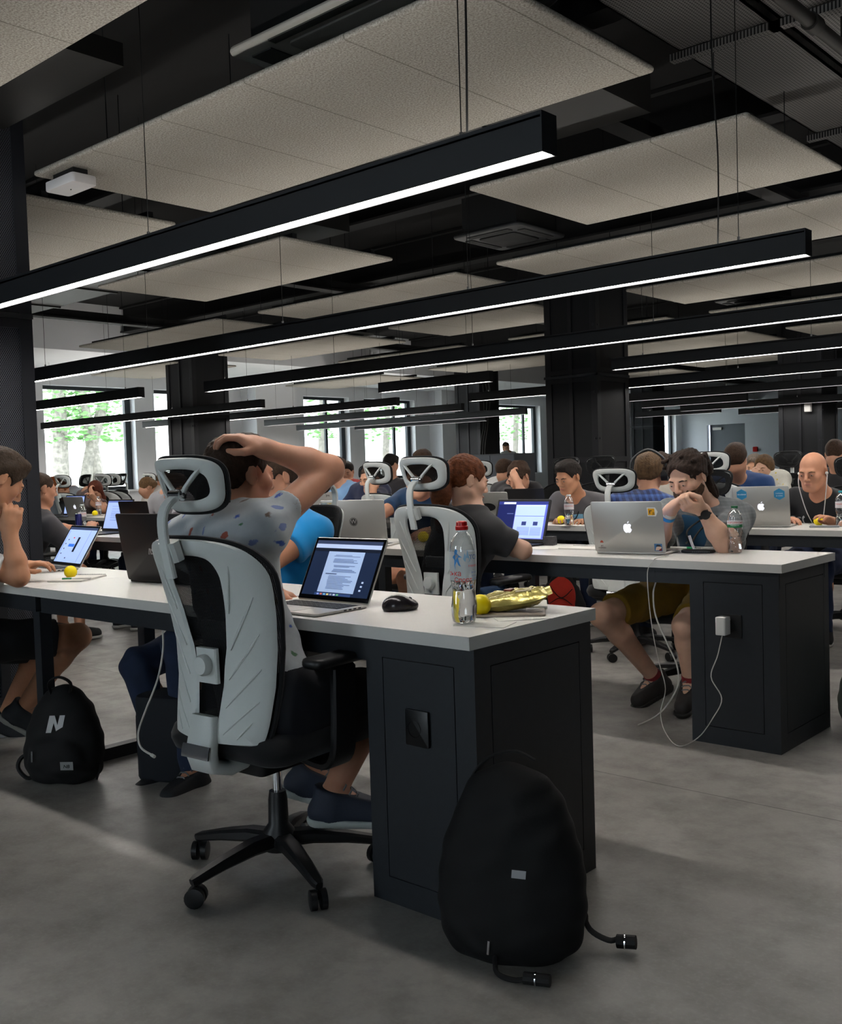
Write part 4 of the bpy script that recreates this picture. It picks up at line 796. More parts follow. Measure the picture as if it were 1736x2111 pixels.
# ------------------------------------------------------------------ balls, mouse, bag of crisps, papers, phones
def ball(u, v, lab, r=.031): p = at(u, v, z=.75); return tag(MB().sphere((0, 0, r), r, 28, 16).build('yellow_ball', YEL, loc=(p[0], p[1], .7505)), lab, 'ball', None)
ball(146, 1192, 'yellow ball on the desk before the man in the white T-shirt', .0265); ball(991, 1270, 'yellow ball beside the red-capped bottle, half hidden by it', .030); ball(1688, 1084, 'yellow ball on the third-row desk before the bald man', .029)
b = ball(1157, 1081, 'yellow and black ball on the desk before the boy in the dark grey shirt', .030); MB().lathe([(.0305, -.008), (.0312, -.004), (.0312, .004), (.0305, .008)], 20, T=T3((0, 0, .03), 0, 1.2, .4)).build('black_band', BLKP, b)
ball(196, 1064, 'small yellow ball on the far left desk before the red-haired woman'); ball(873, 1118, 'yellow ball showing through the second white chair\'s mesh')
s = SDF(); s.ell((0, 0, .012), (.036, .055, .026), k=.01).ell((0, -.012, .02), (.033, .038, .026), k=.015).ell((-.03, .0, .006), (.018, .045, .014), k=.015).cut((0, 0, .0015), (0, 0, -1))
p = at(826, 1258, z=.75); mo = empty('computer_mouse', 'dark ergonomic mouse on the near desk right of the laptop', 'mouse', (p[0], p[1], .75), -.5)
npmesh('mouse_body', s.mesh(.0022), M('mouse_dark', '#232024', .22, .3), mo); MB().cyl((-.003, .030, .0315), (.003, .030, .0315), .006, 12).build('scroll_wheel', GROOVE, mo)
tag(MB().rbox(-.10, -.065, 0, .10, .065, .007, .008).build('tablet', M('tablet_case', '#8a7f74', .5, .2)), 'brownish tablet lying on the near desk corner under the crisps', 'tablet').location = (0, 0, 0)
tb = bpy.data.objects['tablet']; p = at(1050, 1266, z=.75); tb.location = (p[0], p[1], .7505); tb.rotation_euler = (0, 0, .62)
nb = tag(MB().rbox(-.10, -.07, 0, .10, .07, .008, .004).build('notebook', PAPER), 'thin white notebook behind the crisp packet on the near desk', 'notebook'); p = at(1062, 1254, z=.75); nb.location = (p[0]-.03, p[1]+.03, .7505); nb.rotation_euler = (0, 0, .62)
def pillow():
    mb = MB(); n, m_ = 26, 14; rnd = random.Random(5)
    for sgn in (1, -1):
        vs = []
        for j in range(m_+1):
            for i in range(n+1):
                u, v = i/n*2-1, j/m_*2-1; e = (1-abs(u)**3.2)*(1-abs(v)**2.4); wr = .0035*math.sin(23*u+9*v)*abs(u)**2+.003*math.sin(11*v*u+5*u)+.002*math.sin(31*v+7*u)
                z = (.024*e**.6 + wr*(1 if e > .02 else .3))*sgn; vs.append((u*.098, v*.058*(1-.12*u*u), z+.012*max(0, u)**3))
        o = len(mb.v); mb.add(vs, [tuple((j*(n+1)+i, j*(n+1)+i+1, (j+1)*(n+1)+i+1, (j+1)*(n+1)+i)[::sgn]) for j in range(m_) for i in range(n)])
    return mb
cr = empty('crisp_packet', 'crumpled yellow foil crisp packet lying on the near desk corner', 'snack packet', (0, 0, 0)); p = at(1052, 1245, z=.775); cr.location = (p[0], p[1]+.01, .786); cr.rotation_euler = (.12, -.10, .68)
pillow().build('foil_bag', M('yellow_foil', '#c3b568', .25, .55, noise=(14, .3), bump=(60, .5, .004)), cr, angle=80)
se = MB(); vs = [(x, y*(1+.04*math.sin(k*3)), .012*(1 if s_ > 0 else 0)+.0015*math.sin(k*2.3)+(s_*(x-s_*.098))*.3) for s_ in (1,) for x in (.094, .112) for k, y in enumerate(np.linspace(-.05, .05, 17))]
se.add(vs, [(i, i+1, 18+i, 17+i) for i in range(16)]); se.build('crimped_end', M('yellow_foil', '#a89a3a'), cr)
MB().prism([(.01, -.02), (.055, -.025), (.06, .012), (.02, .02)], .022, .0262).build('nutrition_print', M('foil_print', '#8b7f52', .4, .4, noise=(200, .6)), cr, smooth=False)
put_text(MB(), 'снеки', .012, Matrix.Translation((-.05, -.02, .026))).build('lettering', M('foil_ink', '#4a4530', .4), cr, smooth=False)
MB().prism([(-.02, .02), (.0, .03), (.01, .02), (-.002, .008)], .022, .027).build('red_print', M('foil_red', '#6e1f1a', .3), cr, smooth=False)
def sheet(u, v, w, d, rz, lab, h=.0012, mat=PAPER, name='paper_sheet', cat='paper'):
    p = at(u, v, z=.75); o = tag(MB().box(-w/2, -d/2, 0, w/2, d/2, h).build(name, mat, smooth=False), lab, cat); o.location = (p[0], p[1], .7502); o.rotation_euler = (0, 0, rz); return o
sheet(1000, 1287, .14, .10, .3, 'loose paper sheet under the red-capped bottle'); sheet(1075, 1273, .10, .15, -.7, 'paper sheet at the edge of the near desk corner')
def spiral(u, v, w, d, rz, lab):
    o = sheet(u, v, w, d, rz, lab, .006, PAPER, 'spiral_notebook', 'notebook'); s_ = MB(); n = int(w/.008)
    for i in range(n): x = -w/2+.006+i*.008; s_.tube([(x, d/2+.004*math.cos(t), .005+.005*math.sin(t)) for t in np.linspace(0, 2*PI, 9)], .0009, 5, cap=False)
    s_.build('wire_binding', M('wire_silver', '#8d8f91', .3, .8), o); return o
spiral(160, 1194, .15, .21, .55, 'spiral notebook in front of the yellow ball at the left'); spiral(585, 1238, .15, .10, .2, 'spiral notebook behind the near laptop\'s keyboard'); spiral(1205, 1131, .21, .14, .05, 'spiral notebook left of the stickered laptop'); spiral(1405, 1135, .15, .12, .1, 'notebook behind the stickered laptop\'s corner')
sheet(80, 1178, .2, .16, .2, 'paper under the forearm of the man in white'); sheet(1120, 1130, .21, .15, .5, 'paper between the black laptop and the spiral notebook'); sheet(1188, 1083, .2, .14, .4, 'paper on the third-row desk before the boy in grey'); sheet(1460, 1128, .15, .11, .1, 'paper in front of the dreadlocked man\'s chest')
def pen(u, v, rz, lab, col='0b7a4a', dz=.008):
    p = at(u, v, z=.75+dz); o = empty('marker_pen', lab, 'pen', (p[0], p[1], .75+dz), rz); MB().cyl((-.06, 0, 0), (.02, 0, 0), .0045, 10).build('barrel', M('pen_white', '#c9c8c4', .4), o); MB().cyl((.02, 0, 0), (.06, 0, 0), .0052, 10).build('pen_cap', M('pen_'+col, '#'+col, .4), o); return o
pen(158, 1193, PI+.65, 'white marker with a green cap on the left spiral notebook'); pen(1408, 1129, .1, 'marker with a green cap behind the stickered laptop', dz=.012)
ph = tag(MB().rbox(-.075, -.038, 0, .075, .038, .012, .03, 6, e=.5).build('sunglasses_case', BLKP), 'flat black case lying right of the stickered laptop', 'case'); p = at(1440, 1139, z=.75); ph.location = (p[0], p[1], .7505); ph.rotation_euler = (0, 0, .25)
stt = MB()
for i in range(9): stt.box(-.02+i*.009, -.0395, .004, -.015+i*.009, -.0375, .007)
stt.build('trim_dots', M('dots_grey', '#55565a', .4), ph, smooth=False)
p = at(1135, 1124, z=.75); g_ = tag(MB().prism([(-.03, -.025), (.03, -.02), (.02, .03), (-.02, .02)], 0, .045).build('crumpled_wrapper', M('wrapper_dark', '#4a494c', .3, .5, bump=(60, .8, .01)), smooth=False), 'dark crumpled wrapper beside the black laptop', 'wrapper'); g_.location = (p[0], p[1], .7505)
p = at(138, 1086, z=.75); cn = empty('drink_can', 'dark blue drink can on the far left desk', 'can', on_desk(163, 1094)); MB().lathe([(.022, 0), (.0265, .006), (.0265, .125), (.022, .135), (.001, .134)], 24).build('can_body', M('can_blue', '#23245c', .3, .6), cn); MB().lathe([(.0215, .133), (.0225, .137), (.001, .135)], 20).build('can_lid', CHROME, cn)
tag(MB().rbox(-.09, -.06, 0, .09, .06, .01, .01).build('phone', M('phone_grey', '#7d7f84', .3)), 'flat grey phone before the bald man on the third-row desk', 'phone'); ph2 = bpy.data.objects['phone']; ph2.scale = (.9, .6, 1); p = at(1700, 1087, z=.75); ph2.location = (p[0], p[1], .7505); ph2.rotation_euler = (0, 0, .3)
p = at(688, 1117, z=.75); m2 = tag(MB().sphere((0, 0, .012), (.032, .052, .018)).build('computer_mouse', BLKP), 'black mouse under a hand left of the W-emblem laptop', 'mouse'); m2.location = (p[0], p[1], .7565)
# charger and cables at the second cabinet
ch = empty('charger', 'white square charger plugged into the second-row cabinet socket', 'charger', (-.22, Y2+.0235-.05, .50))
MB().rbox(-.032, -.028, -.036, .010, .028, .036, .008, T=T3((0, 0, 0), 0)).build('charger_body', M('charger_white', '#d4d3cf', .35), ch)
MB().cyl((-.01, .028, .02), (-.01, .05, .02), .012, 12).build('plug', M('charger_white', '#d4d3cf'), ch)
YC = Y2-.02
def zat(u, v, y): return at(u, v, y=y)
cbp = [at(1494, 1287, y=1.86), at(1480, 1350, y=1.87), at(1466, 1395, y=1.86), at(1488, 1440, y=1.85), at(1470, 1480, y=1.83), at(1440, 1520, z=.02), at(1400, 1538, z=.006), at(1372, 1510, z=.006), at(1362, 1470, y=2.0), at(1372, 1420, y=1.98), at(1360, 1370, y=1.94), at(1347, 1310, y=1.90), at(1338, 1240, y=1.90), at(1335, 1180, y=1.898), at(1345, 1158, y=1.898), (at(1352, 1150, z=.756))]
cbp = cbp[:-1]+[at(1355, 1150, z=.757), at(1378, 1143, z=.757)]
c_ = tag(MB().tube(catmull(cbp, 6), .0022, 6).build('charger_cable', CABLE), 'long white cable looping from the charger over the desk edge to the stickered laptop', 'cable')
c2 = [at(1352, 1200, y=2.0), at(1347, 1225, y=1.99), at(1352, 1270, y=1.98), at(1375, 1325, y=1.98), at(1395, 1370, y=1.99), at(1398, 1410, y=2.0), at(1378, 1450, y=2.02), at(1350, 1478, z=.02), at(1315, 1495, z=.005)]
tag(MB().tube(catmull(c2, 6), .0035, 6).build('power_cable', CABLE), 'thicker white cable hanging under the second-row desk to the floor', 'cable')
c3 = [at(335, 1295, y=.12), at(336, 1340, y=.12), at(325, 1400, y=.12), at(300, 1465, y=.12), at(285, 1510, y=.12), at(290, 1540, y=.11), at(312, 1556, y=.1)]
tag(MB().tube(catmull(c3, 6), .0038, 6).cyl(c3[-1], c3[-1]+np.array([.02, 0, -.004]), .006, 8).build('power_cable', CABLE), 'white cable with a plug dangling beside the near chair', 'cable')
c4 = [at(742, 1120, y=2.3), at(765, 1100, y=2.31), at(778, 1096, y=2.31), at(783, 1118, y=2.31)]
tag(MB().tube(catmull([p+np.array([0, -.14, 0]) for p in c4], 5), .0018, 5).build('thin_cable', M('cable_blue', '#2d3c55', .5)), 'thin dark blue cable looping before the W-emblem laptop', 'cable')
# ------------------------------------------------------------------ people
def skin(n, c): return M('skin_'+n, c, .55, sub=.08, noise=(25, .06), spec=.35)
SK = skin('fair', '#c08f74'); SK2 = skin('tan', '#b07e60'); SK3 = skin('light', '#caa088'); SK4 = skin('ruddy', '#b98468')
def hairm(n, c): return M('hair_'+n, c, .7, noise=(60, .35), bump=(140, .9, .004), spec=.25)
HBR = hairm('brown', '#3a2a20'); HDK = hairm('dark', '#1c1613'); HRD = hairm('red', '#5e3219'); HGI = hairm('ginger', '#8a4a22'); HLB = hairm('light_brown', '#5b452f'); HDB = hairm('dread', '#2a1e18')
def rotm(yaw, pitch, roll=0):
    # columns: right, forward, up (world). yaw: compass angle of forward, degrees, 90 = +Y
    a = math.radians(yaw); p = math.radians(pitch); r = math.radians(roll)
    f = np.array([math.cos(a)*math.cos(p), math.sin(a)*math.cos(p), math.sin(p)]); rt = np.array([math.sin(a), -math.cos(a), 0.]); up = np.cross(rt, f)
    return rt*math.cos(r)+up*math.sin(r), f, up*math.cos(r)-rt*math.sin(r)
def ik(a, t, l1, l2, hint):
    a, t = np.array(a, float), np.array(t, float); d = t-a; L = np.linalg.norm(d); mx = (l1+l2)*.995
    if L > mx: t = a+d/L*mx; d = t-a; L = mx
    x = (l1*l1-l2*l2+L*L)/(2*L); h = math.sqrt(max(l1*l1-x*x, 1e-5)); u = d/L; n = np.array(hint, float); n = nrm(n-u*(n@u)); return a+u*x+n*h, t
def head_sdf(s, C, B, sc=1., beard=0):
    R, F, U = B; P = lambda x, y, z: C+(R*x+F*y+U*z)*sc; k = lambda v: v*sc; r = lambda *a: np.array(a)*sc
    s.ell(P(0, -.012, .030), r(.074, .092, .084), B, k(.02)); s.ell(P(0, .030, -.035), r(.058, .058, .078), B, k(.03)); s.ell(P(0, .060, -.092), r(.026, .022, .020), B, k(.03))
    for x in (-1, 1):
        s.ell(P(.040*x, .052, -.018), r(.026, .028, .024), B, k(.02)); s.cap(P(.055*x, .0, -.05), P(.030*x, .055, -.088), k(.020), k(.016), k(.03))
    s.cap(P(-.036, .078, .020), P(.036, .078, .020), k(.011), k(.011), k(.015))
    s.cap(P(0, .088, .012), P(0, .106, -.024), k(.0075), k(.0115), k(.010))
    for x in (-1, 1): s.ell(P(.012*x, .094, -.030), r(.009, .010, .008), B, k(.006))
    for x in (-1, 1): s.sub(P(.032*x, .100, .002), r(.017, .013, .011), B, k(.010))
    for x in (-1, 1): s.ell(P(.032*x, .080, .002), r(.0135, .0125, .0125), B, k(.003))
    s.ell(P(0, .087, -.054), r(.024, .010, .006), B, k(.004)); s.ell(P(0, .085, -.066), r(.020, .010, .007), B, k(.004)); s.sub(P(0, .099, -.060), r(.022, .006, .0022), B, k(.002))
    for x in (-1, 1):
        s.ell(P(.079*x, -.012, -.002), r(.007, .020, .031), (R*math.cos(.35*x)-F*math.sin(.35*x), F*math.cos(.35*x)+R*math.sin(.35*x), U), k(.008)); s.sub(P(.089*x, -.006, .002), r(.006, .011, .018), B, k(.005))
def hairline(y, kind):
    if kind == 'long': return np.interp(y, [-.12, .0, .035, .062, .09], [-.30, -.25, -.02, .055, .078])
    if kind == 'buzz': return np.interp(y, [-.11, -.05, -.02, .01, .045, .06, .09], [-.055, -.05, -.0, .02, .035, .055, .08])
    return np.interp(y, [-.11, -.055, -.022, .012, .035, .045, .062, .09], [-.075, -.062, -.008, .028, .012, .035, .062, .082])
def hair_mesh(C, B, style, res, sc, seed):
    R, F, U = B; P = lambda x, y, z: C+(R*x+F*y+U*z)*sc; s = SDF(); th = {'buzz': .003, 'short': .010, 'curly': .016, 'long': .012, 'tail': .008, 'dreads': .016, 'thick': .015, 'top': .012}[style]
    s.ell(P(0, -.014, .034), np.array([.074+th*.8, .092+th, .084+th])*sc, B, .01)
    if style in ('short', 'thick', 'top'): s.ell(P(0, .03, .095), np.array([.058, .055, .032])*sc, B, .02)
    if style == 'buzz': pass
    kind = 'long' if style == 'long' else ('buzz' if style == 'buzz' else 'n')
    def f(V, X, Y, Z):
        x, y, z = [((X-C[0])*b[0]+(Y-C[1])*b[1]+(Z-C[2])*b[2])/sc for b in (R, F, U)]
        n = .5*(np.sin(90*x+13*y+seed)+np.sin(75*z-60*y+seed*2)); amp = {'curly': .006, 'dreads': .005, 'thick': .004, 'long': .002}.get(style, .0025)
        V = V+amp*n*sc+(.0022 if res < .006 else 0)*np.sin(330*x+60*z+4*np.sin(40*y+seed))*np.sin(60*z+150*y)*sc
        return np.maximum(V, (hairline(y, kind)+.25*np.abs(x)*(y > .03)*-1+.006*np.sin(70*x+seed)-z)*sc)
    s.fn(f)
    if style == 'tail':
        s.cap(P(0, -.09, .05), P(.01, -.115, .02), .024*sc, .03*sc, .012); s.cap(P(.01, -.115, .02), P(.03, -.125, -.09), .034*sc, .044*sc, .02); s.cap(P(.03, -.125, -.09), P(.045, -.10, -.25), .044*sc, .02*sc, .03)
    if style == 'long':
        for x in (-1, 1):
            s.cap(P(.062*x, -.01, .03), P(.080*x, .005, -.09), .024*sc, .026*sc, .02); s.cap(P(.080*x, .005, -.09), P(.082*x, .03, -.21), .026*sc, .014*sc, .02)
        s.cap(P(0, -.075, .0), P(0, -.085, -.2), .06*sc, .04*sc, .03)
    if style == 'dreads':
        rnd = random.Random(3)
        for i in range(46):
            a = rnd.uniform(-1.5, 1.5); x0 = .075*math.sin(a); z0 = rnd.uniform(.0, .115)*math.cos(a*.6); y0 = rnd.uniform(-.10, .075)
            q0 = P(x0*.95, y0, z0+.02); q1 = P(x0*.75, -.075-rnd.uniform(0, .03), z0*.6+.03); q2 = P(x0*.5, -.115-rnd.uniform(0, .03), -.02+rnd.uniform(-.02, .03)); rr = rnd.uniform(.007, .011)*sc
            s.cap(q0, q1, rr, rr, .004); s.cap(q1, q2, rr, rr, .004)
        for i in range(24):
            x0 = rnd.uniform(-.04, .05); q2 = P(x0*.6, -.12, -.02+rnd.uniform(-.02, .03)); q3 = P(x0*1.1, -.135+rnd.uniform(-.03, .02), -.13); q4 = P(x0*1.5+.01, -.115+rnd.uniform(-.03, .03), -.22-rnd.uniform(0, .05)); rr = rnd.uniform(.007, .010)*sc
            s.cap(q2, q3, rr*1.1, rr, .004); s.cap(q3, q4, rr, rr*.7, .004)
        s.cap(P(-.03, -.118, -.01), P(.03, -.118, -.01), .028*sc, .028*sc, .01)
    return s.mesh(res)
def hand_sdf(s, W_, D, N, side, curl=(.5, .5, .5, .5), spread=.12, thumb=.5, sc=1., k=.004):
    """W_: wrist, D: direction wrist->knuckles, N: palm-side normal. side +1: thumb lies along D x N, -1: the other way"""
    D = nrm(D); N = nrm(N-D*(np.dot(N, D))); X = np.cross(D, N)*side; P = lambda a, b, c: W_+(D*a+X*b+N*c)*sc
    s.ell(P(.048, .0, .0), np.array([.050, .041, .0155])*sc, (D, X, N), .012); s.cap(P(-.01, 0, 0), P(.03, 0, 0), .026*sc, .026*sc, .02)
    for i, (bx, ln) in enumerate(((.028, .072), (.0095, .080), (-.0095, .075), (-.028, .060))):
        a0 = spread*(1.5-i)*.5; base = P(.082-.004*abs(i-1.2), bx, -.002); s.cap(P(.03, bx*.7, -.003), base, .0115*sc, .0105*sc, .006)
        d = nrm(D*math.cos(a0)+X*math.sin(a0)); ang = curl[i]*.7; cur = base
        for L, r0, r1, c in ((.46, .0098, .009, 1.), (.30, .009, .0082, 1.1), (.24, .0082, .0068, .8)):
            dd = d*math.cos(ang)+N*math.sin(ang); nx = cur+dd*ln*L*sc; s.cap(cur, nx, r0*sc, r1*sc, k*.6); cur = nx; ang += curl[i]*c
    t0 = P(.020, .026, .006); t1 = P(.045, .048, .012+.02*thumb); t2 = P(.070, .052-.02*thumb, .018+.03*thumb); t3 = P(.090, .048-.03*thumb, .020+.034*thumb)
    s.cap(P(.01, .015, .004), t0, .017*sc, .016*sc, .01); s.cap(t0, t1, .0155*sc, .012*sc, .006); s.cap(t1, t2, .0115*sc, .0105*sc, k); s.cap(t2, t3, .0105*sc, .008*sc, k)
def person(lab, pelvis, heading, lean=12, res=.009, skin_=None, hair=('short', HBR), head=None, hyaw=None, hpitch=-20, hroll=0, shirt=None, sleeve=.55, pants=None, shorts=False, shoe='#17181b', sole='#b9b7b0',
           arms=None, legs=None, sc=1., build=1., neck=None, twist=0, beard=None, female=False, hres=None, group=None, shoulders=None, smk=.0, long_sleeve=False, collar=False, open_shirt=None, slouch=.03, eyes=True, sock=None, hem=.085, slr=1.):
    skin_ = skin_ or SK; hyaw = heading if hyaw is None else hyaw; hres = hres or res; res0 = res
    P0 = np.array(pelvis, float); R, F, _ = rotm(heading, 0); Uz = np.array([0, 0, 1.]); a = math.radians(lean); U = Uz*math.cos(a)+F*math.sin(a)
    N = P0+U*.475*sc+Uz*.005 if neck is None else np.array(neck, float); U = nrm(N-P0); mid = P0*.55+N*.45-F*slouch
    cR, cF, _ = rotm(heading+twist, 0); cU = nrm(N-mid); cF = nrm(cF-cU*(cF@cU)); cR = np.cross(cF, cU); fR = R; fF = nrm(F-U*(F@U))
    sw = .172*sc*build*(.90 if female else 1)
    if shoulders: SR, SL = [np.array(q, float) for q in shoulders]
    else: SR, SL = N+cR*sw-cU*.055, N-cR*sw-cU*.055
    if head is None: hd = rotm(hyaw, hpitch, hroll); H = N+nrm(cU*.8+Uz*.35+cF*.30)*.125*sc+hd[2]*.035
    else: H = np.array(head, float)
    HB = rotm(hyaw, hpitch, hroll)
    root = empty('person', lab, 'person', (float(P0[0]), float(P0[1]), 0), 0, group)
    O = np.array([P0[0], P0[1], 0.])
    def L(v): return np.array(v, float)-O
    b = SDF(); g = build
    def torso(s, off, k=.05):
        s.ell(L(P0+U*.01), np.array([.162*g, .118*g, .115])*sc+off, (fR, fF, U), k)
        s.ell(L(mid*.9+P0*.1), np.array([.142*g, .105*g, .16])*sc+off, (nrm(fR+cR), nrm(fF+cF), nrm(U+cU)), k)
        s.ell(L(mid*.45+N*.55-cU*.02), np.array([.160*g, .112*g, .17])*sc+off, (cR, cF, cU), k)
        if female:
            for x in (-1, 1): s.ell(L(mid*.5+N*.5+cR*.065*x*sc+cF*.085*sc-cU*.01), .052*sc+off, None, .03)
        s.cap(L(SR*.8+SL*.2), L(SL*.8+SR*.2), .062*sc+off, .062*sc+off, k); s.cap(L(SR), L(SL), .045*sc+off, .045*sc+off, k)
    torso(b, 0); b.cap(L(N-cU*.06), L(H-HB[2]*.055-HB[1]*.02), (.050 if female else .060)*sc, (.046 if female else .054)*sc, .03)
    for S_ in (SR, SL): b.cap(L(N+cU*.01), L(S_), .045*sc, .045*sc, .05)
    head_sdf(b, L(H), HB, sc)
    AR = arms or {}; UA, FA = .285*sc, .255*sc; hands = []; elb = {}
    for side, S_ in ((1, SR), (-1, SL)):
        A = dict(AR.get('R' if side == 1 else 'L', {})); w = A.get('w')
        if w is None: w = np.array([P0[0], P0[1], 0])+F*.46*sc+R*side*.13+Uz*.79
        w = np.array(w, float)
        if 'e' in A: e = np.array(A['e'], float)
        else: e, w = ik(S_, w, UA, FA, A.get('hint', R*side*.6-Uz*.8-F*.3))
        elb[side] = (S_, e, w)
        b.cap(L(S_), L(e), .049*sc*g, .039*sc*g, .03); b.cap(L(e), L(e*.65+w*.35), .040*sc*g, .040*sc*g, .02); b.cap(L(e*.65+w*.35), L(w), .040*sc*g, .0255*sc, .02)
        hd_ = A.get('d', nrm(w-e)); hn = A.get('n', -Uz); hand_sdf(b, L(w), hd_, hn, A.get('ts', side*1.), A.get('c', (.45, .45, .5, .55)), A.get('sp', .15), A.get('th', .3), sc)
    LG = legs or {}; feet = []
    lg = {}
    for side in (1, -1):
        A = LG.get('R' if side == 1 else 'L', {}); hip = P0+R*side*.085*sc-U*.03+F*.02
        kn = np.array(A.get('k', P0+F*.43*sc+R*side*.12-Uz*(P0[2]-.50)), float); an = np.array(A.get('a', np.array([kn[0], kn[1], .09])-F*.02), float); fd = nrm(A.get('f', F)); lg[side] = (hip, kn, an, fd)
        b.cap(L(hip), L(kn), .085*sc*g, .056*sc, .04); b.cap(L(kn), L(kn*.7+an*.3-fd*.012), .054*sc, .055*sc, .02); b.cap(L(kn*.7+an*.3-fd*.012), L(an), .054*sc, .034*sc, .02); b.cap(L(an), L(an+fd*.12-Uz*.05), .036*sc, .026*sc, .02)
    bo = npmesh('body', b.mesh(res), skin_, root)
    # eyes and brows
    P = lambda x, y, z: L(H)+(HB[0]*x+HB[1]*y+HB[2]*z)*sc
    EW = M('eye_white', '#9c9188', .5); EI = M('eye_dark', '#2a1d16', .2)
    if eyes:
        e_ = MB().mat(0)
        for x in (-1, 1):
            T = basis(HB[0], HB[1], HB[2], P(.032*x, .0865, -.0005)); e_.mat(0); q = MB().sphere((0, 0, 0), (.0085*sc, .0068*sc, .0034*sc), 12, 8); e_.add([T @ Vector(v) for v in q.v], q.f)
            e_.mat(1); q = MB().sphere((0, .0030*sc, -.0008), (.0050*sc, .0052*sc, .0036*sc), 12, 8); e_.add([T @ Vector(v) for v in q.v], q.f)
        e_.build('eyes', [EW, EI], root)
    if hair and hair[0] != 'bald':
        npmesh('hair', hair_mesh(L(H), HB, hair[0], max(hres*.8, .003), sc, len(lab)), hair[1], root)
    br = MB()
    for x in (-1, 1): br.tube([P(.016*x, .0915, .0175), P(.032*x, .0905, .0215), P(.050*x, .078, .0165)], [.0030*sc, .0036*sc, .0018*sc], 6)
    br.build('eyebrows', hair[1] if hair and hair[0] != 'bald' else HLB, root)
    MB().tube([P(-.019, .0905, -.0575), P(-.008, .0965, -.0555), (P(0, .0970, -.0565)), P(.008, .0965, -.0555), P(.019, .0905, -.0575)], [.002*sc, .0038*sc, .0036*sc, .0038*sc, .002*sc], 8).build('lips', M('lip_tone', '#a5675a', .5), root)
    if beard:
        s = SDF(); 
        s.ell(P(0, .034, -.050), np.array([.064, .062, .068])*sc, HB, .02); s.ell(P(0, .064, -.094), np.array([.032, .028, .024])*sc, HB, .02)
        for x in (-1, 1): s.cap(P(.060*x, .0, -.045), P(.034*x, .055, -.090), .020*sc, .019*sc, .02)
        c0 = L(H)
        def f(V, X, Y, Z):
            x, y, z = [((X-c0[0])*q[0]+(Y-c0[1])*q[1]+(Z-c0[2])*q[2])/sc for q in HB]
            V = V+.0018*np.sin(210*x)*np.sin(190*z+90*y)
            top = np.interp(np.abs(x), [.026, .040, .06], [-.044, -.022, -.002])+.0*y; V = np.maximum(V, z-top); V = np.maximum(V, .004-y+0*z)
            m_ = np.sqrt((x/.022)**2+((z+.061)/.010)**2+0*y)-1; return np.maximum(V, -m_*.01)
        s.fn(f); npmesh('beard', s.mesh(max(hres*.7, .0028)), beard, root)
    # clothes
    off = .012
    def wr(X, Y, Z): return .0028*np.sin(34*Z+9*X+4*np.sin(17*Y+5*X))+.0022*np.sin(52*X-23*Z+3*np.sin(21*Z))*np.cos(30*Y)
    s = SDF(); torso(s, off, .05)
    s.cap(L(P0-U*.02), L(P0+U*.12), .118*sc*g, .125*sc*g, .05)
    for S_ in (SR, SL): s.cap(L(N-cU*.012), L(S_), .046*sc+off, .046*sc+off, .05)
    s.cut(L(P0-U*hem), -U); s.cut(L(N+cU*.058*sc-cF*.0), nrm(cU*1.+cF*.10))
    s.subcap(L(N+cU*.035+cF*.01), L(N+cU*.14+cF*.05), .050*sc, .075*sc, .006)
    for side in (1, -1):
        S_, e, w = elb[side]
        if long_sleeve: s.cap(L(S_), L(e), .066*sc*g, .054*sc*g, .035); s.cap(L(e), L(e*.06+w*.94), .053*sc*g, .036*sc, .02, True)
        else: en = S_+(e-S_)*sleeve; s.cap(L(S_-(e-S_)*.02), L(en), .066*sc*g*slr, .064*sc*g*slr, .035, True)
    if shirt: npmesh('shirt', s.mesh(max(res, .0045), wr), shirt, root)
    if open_shirt:
        s = SDF(); torso(s, off+.004, .05); s.cut(L(P0-U*.02), -U); s.cut(L(N+cU*.035), nrm(cU+cF*.12)); c0 = L(N)
        def f(V, X, Y, Z):
            x = (X-c0[0])*cR[0]+(Y-c0[1])*cR[1]+(Z-c0[2])*cR[2]; y = (X-c0[0])*cF[0]+(Y-c0[1])*cF[1]+(Z-c0[2])*cF[2]; return np.maximum(np.maximum(V, np.abs(x)-.085), -y)
        s.fn(f); npmesh('undershirt', s.mesh(max(res, .005)), open_shirt, root)
    if pants:
        s = SDF(); s.ell(L(P0+U*.0), np.array([.168*g, .126*g, .12])*sc+.008, (fR, fF, U), .04); s.cut(L(P0+U*.07), U)
        for side in (1, -1):
            hip, kn, an, fd = lg[side]
            if shorts: s.cap(L(hip), L(hip+(kn-hip)*.86), .102*sc*g, .082*sc, .03, True)
            else: s.cap(L(hip), L(kn), .099*sc*g, .068*sc, .03); s.cap(L(kn), L(an+(an-kn)*-.02), .067*sc, .050*sc, .02, True)
        npmesh('shorts' if shorts else 'trousers', s.mesh(max(res, .006), wr), pants, root)
    SM = M('shoe_'+shoe, shoe, .7, bump=(80, .4, .002)); SO = M('sole_'+sole, sole, .6)
    for side in (1, -1):
        hip, kn, an, fd = lg[side]; an = np.array(an); fl = fd-Uz*0; rt = np.cross(fl, Uz); rt = nrm(rt); up = nrm(np.cross(rt, fl))
        s = SDF(); s.cap(L(an-fl*.035-up*.045), L(an+fl*.13-up*.052), .040*sc, .036*sc, .02); s.cap(L(an-up*.0), L(an-up*.05), .044*sc, .042*sc, .02, False); s.cap(L(an+fl*.015+up*.005), L(an+fl*.12-up*.042), .043*sc, .035*sc, .02); s.cap(L(an-fl*.012-up*.03), L(an-fl*.012+up*.02), .043*sc, .043*sc, .02)
        s.cut(L(an-up*.075), -up); s.cut(L(an+up*.022), nrm(up*1+fl*.25))
        sh = npmesh('shoe', s.mesh(max(res, .006)), SM, root)
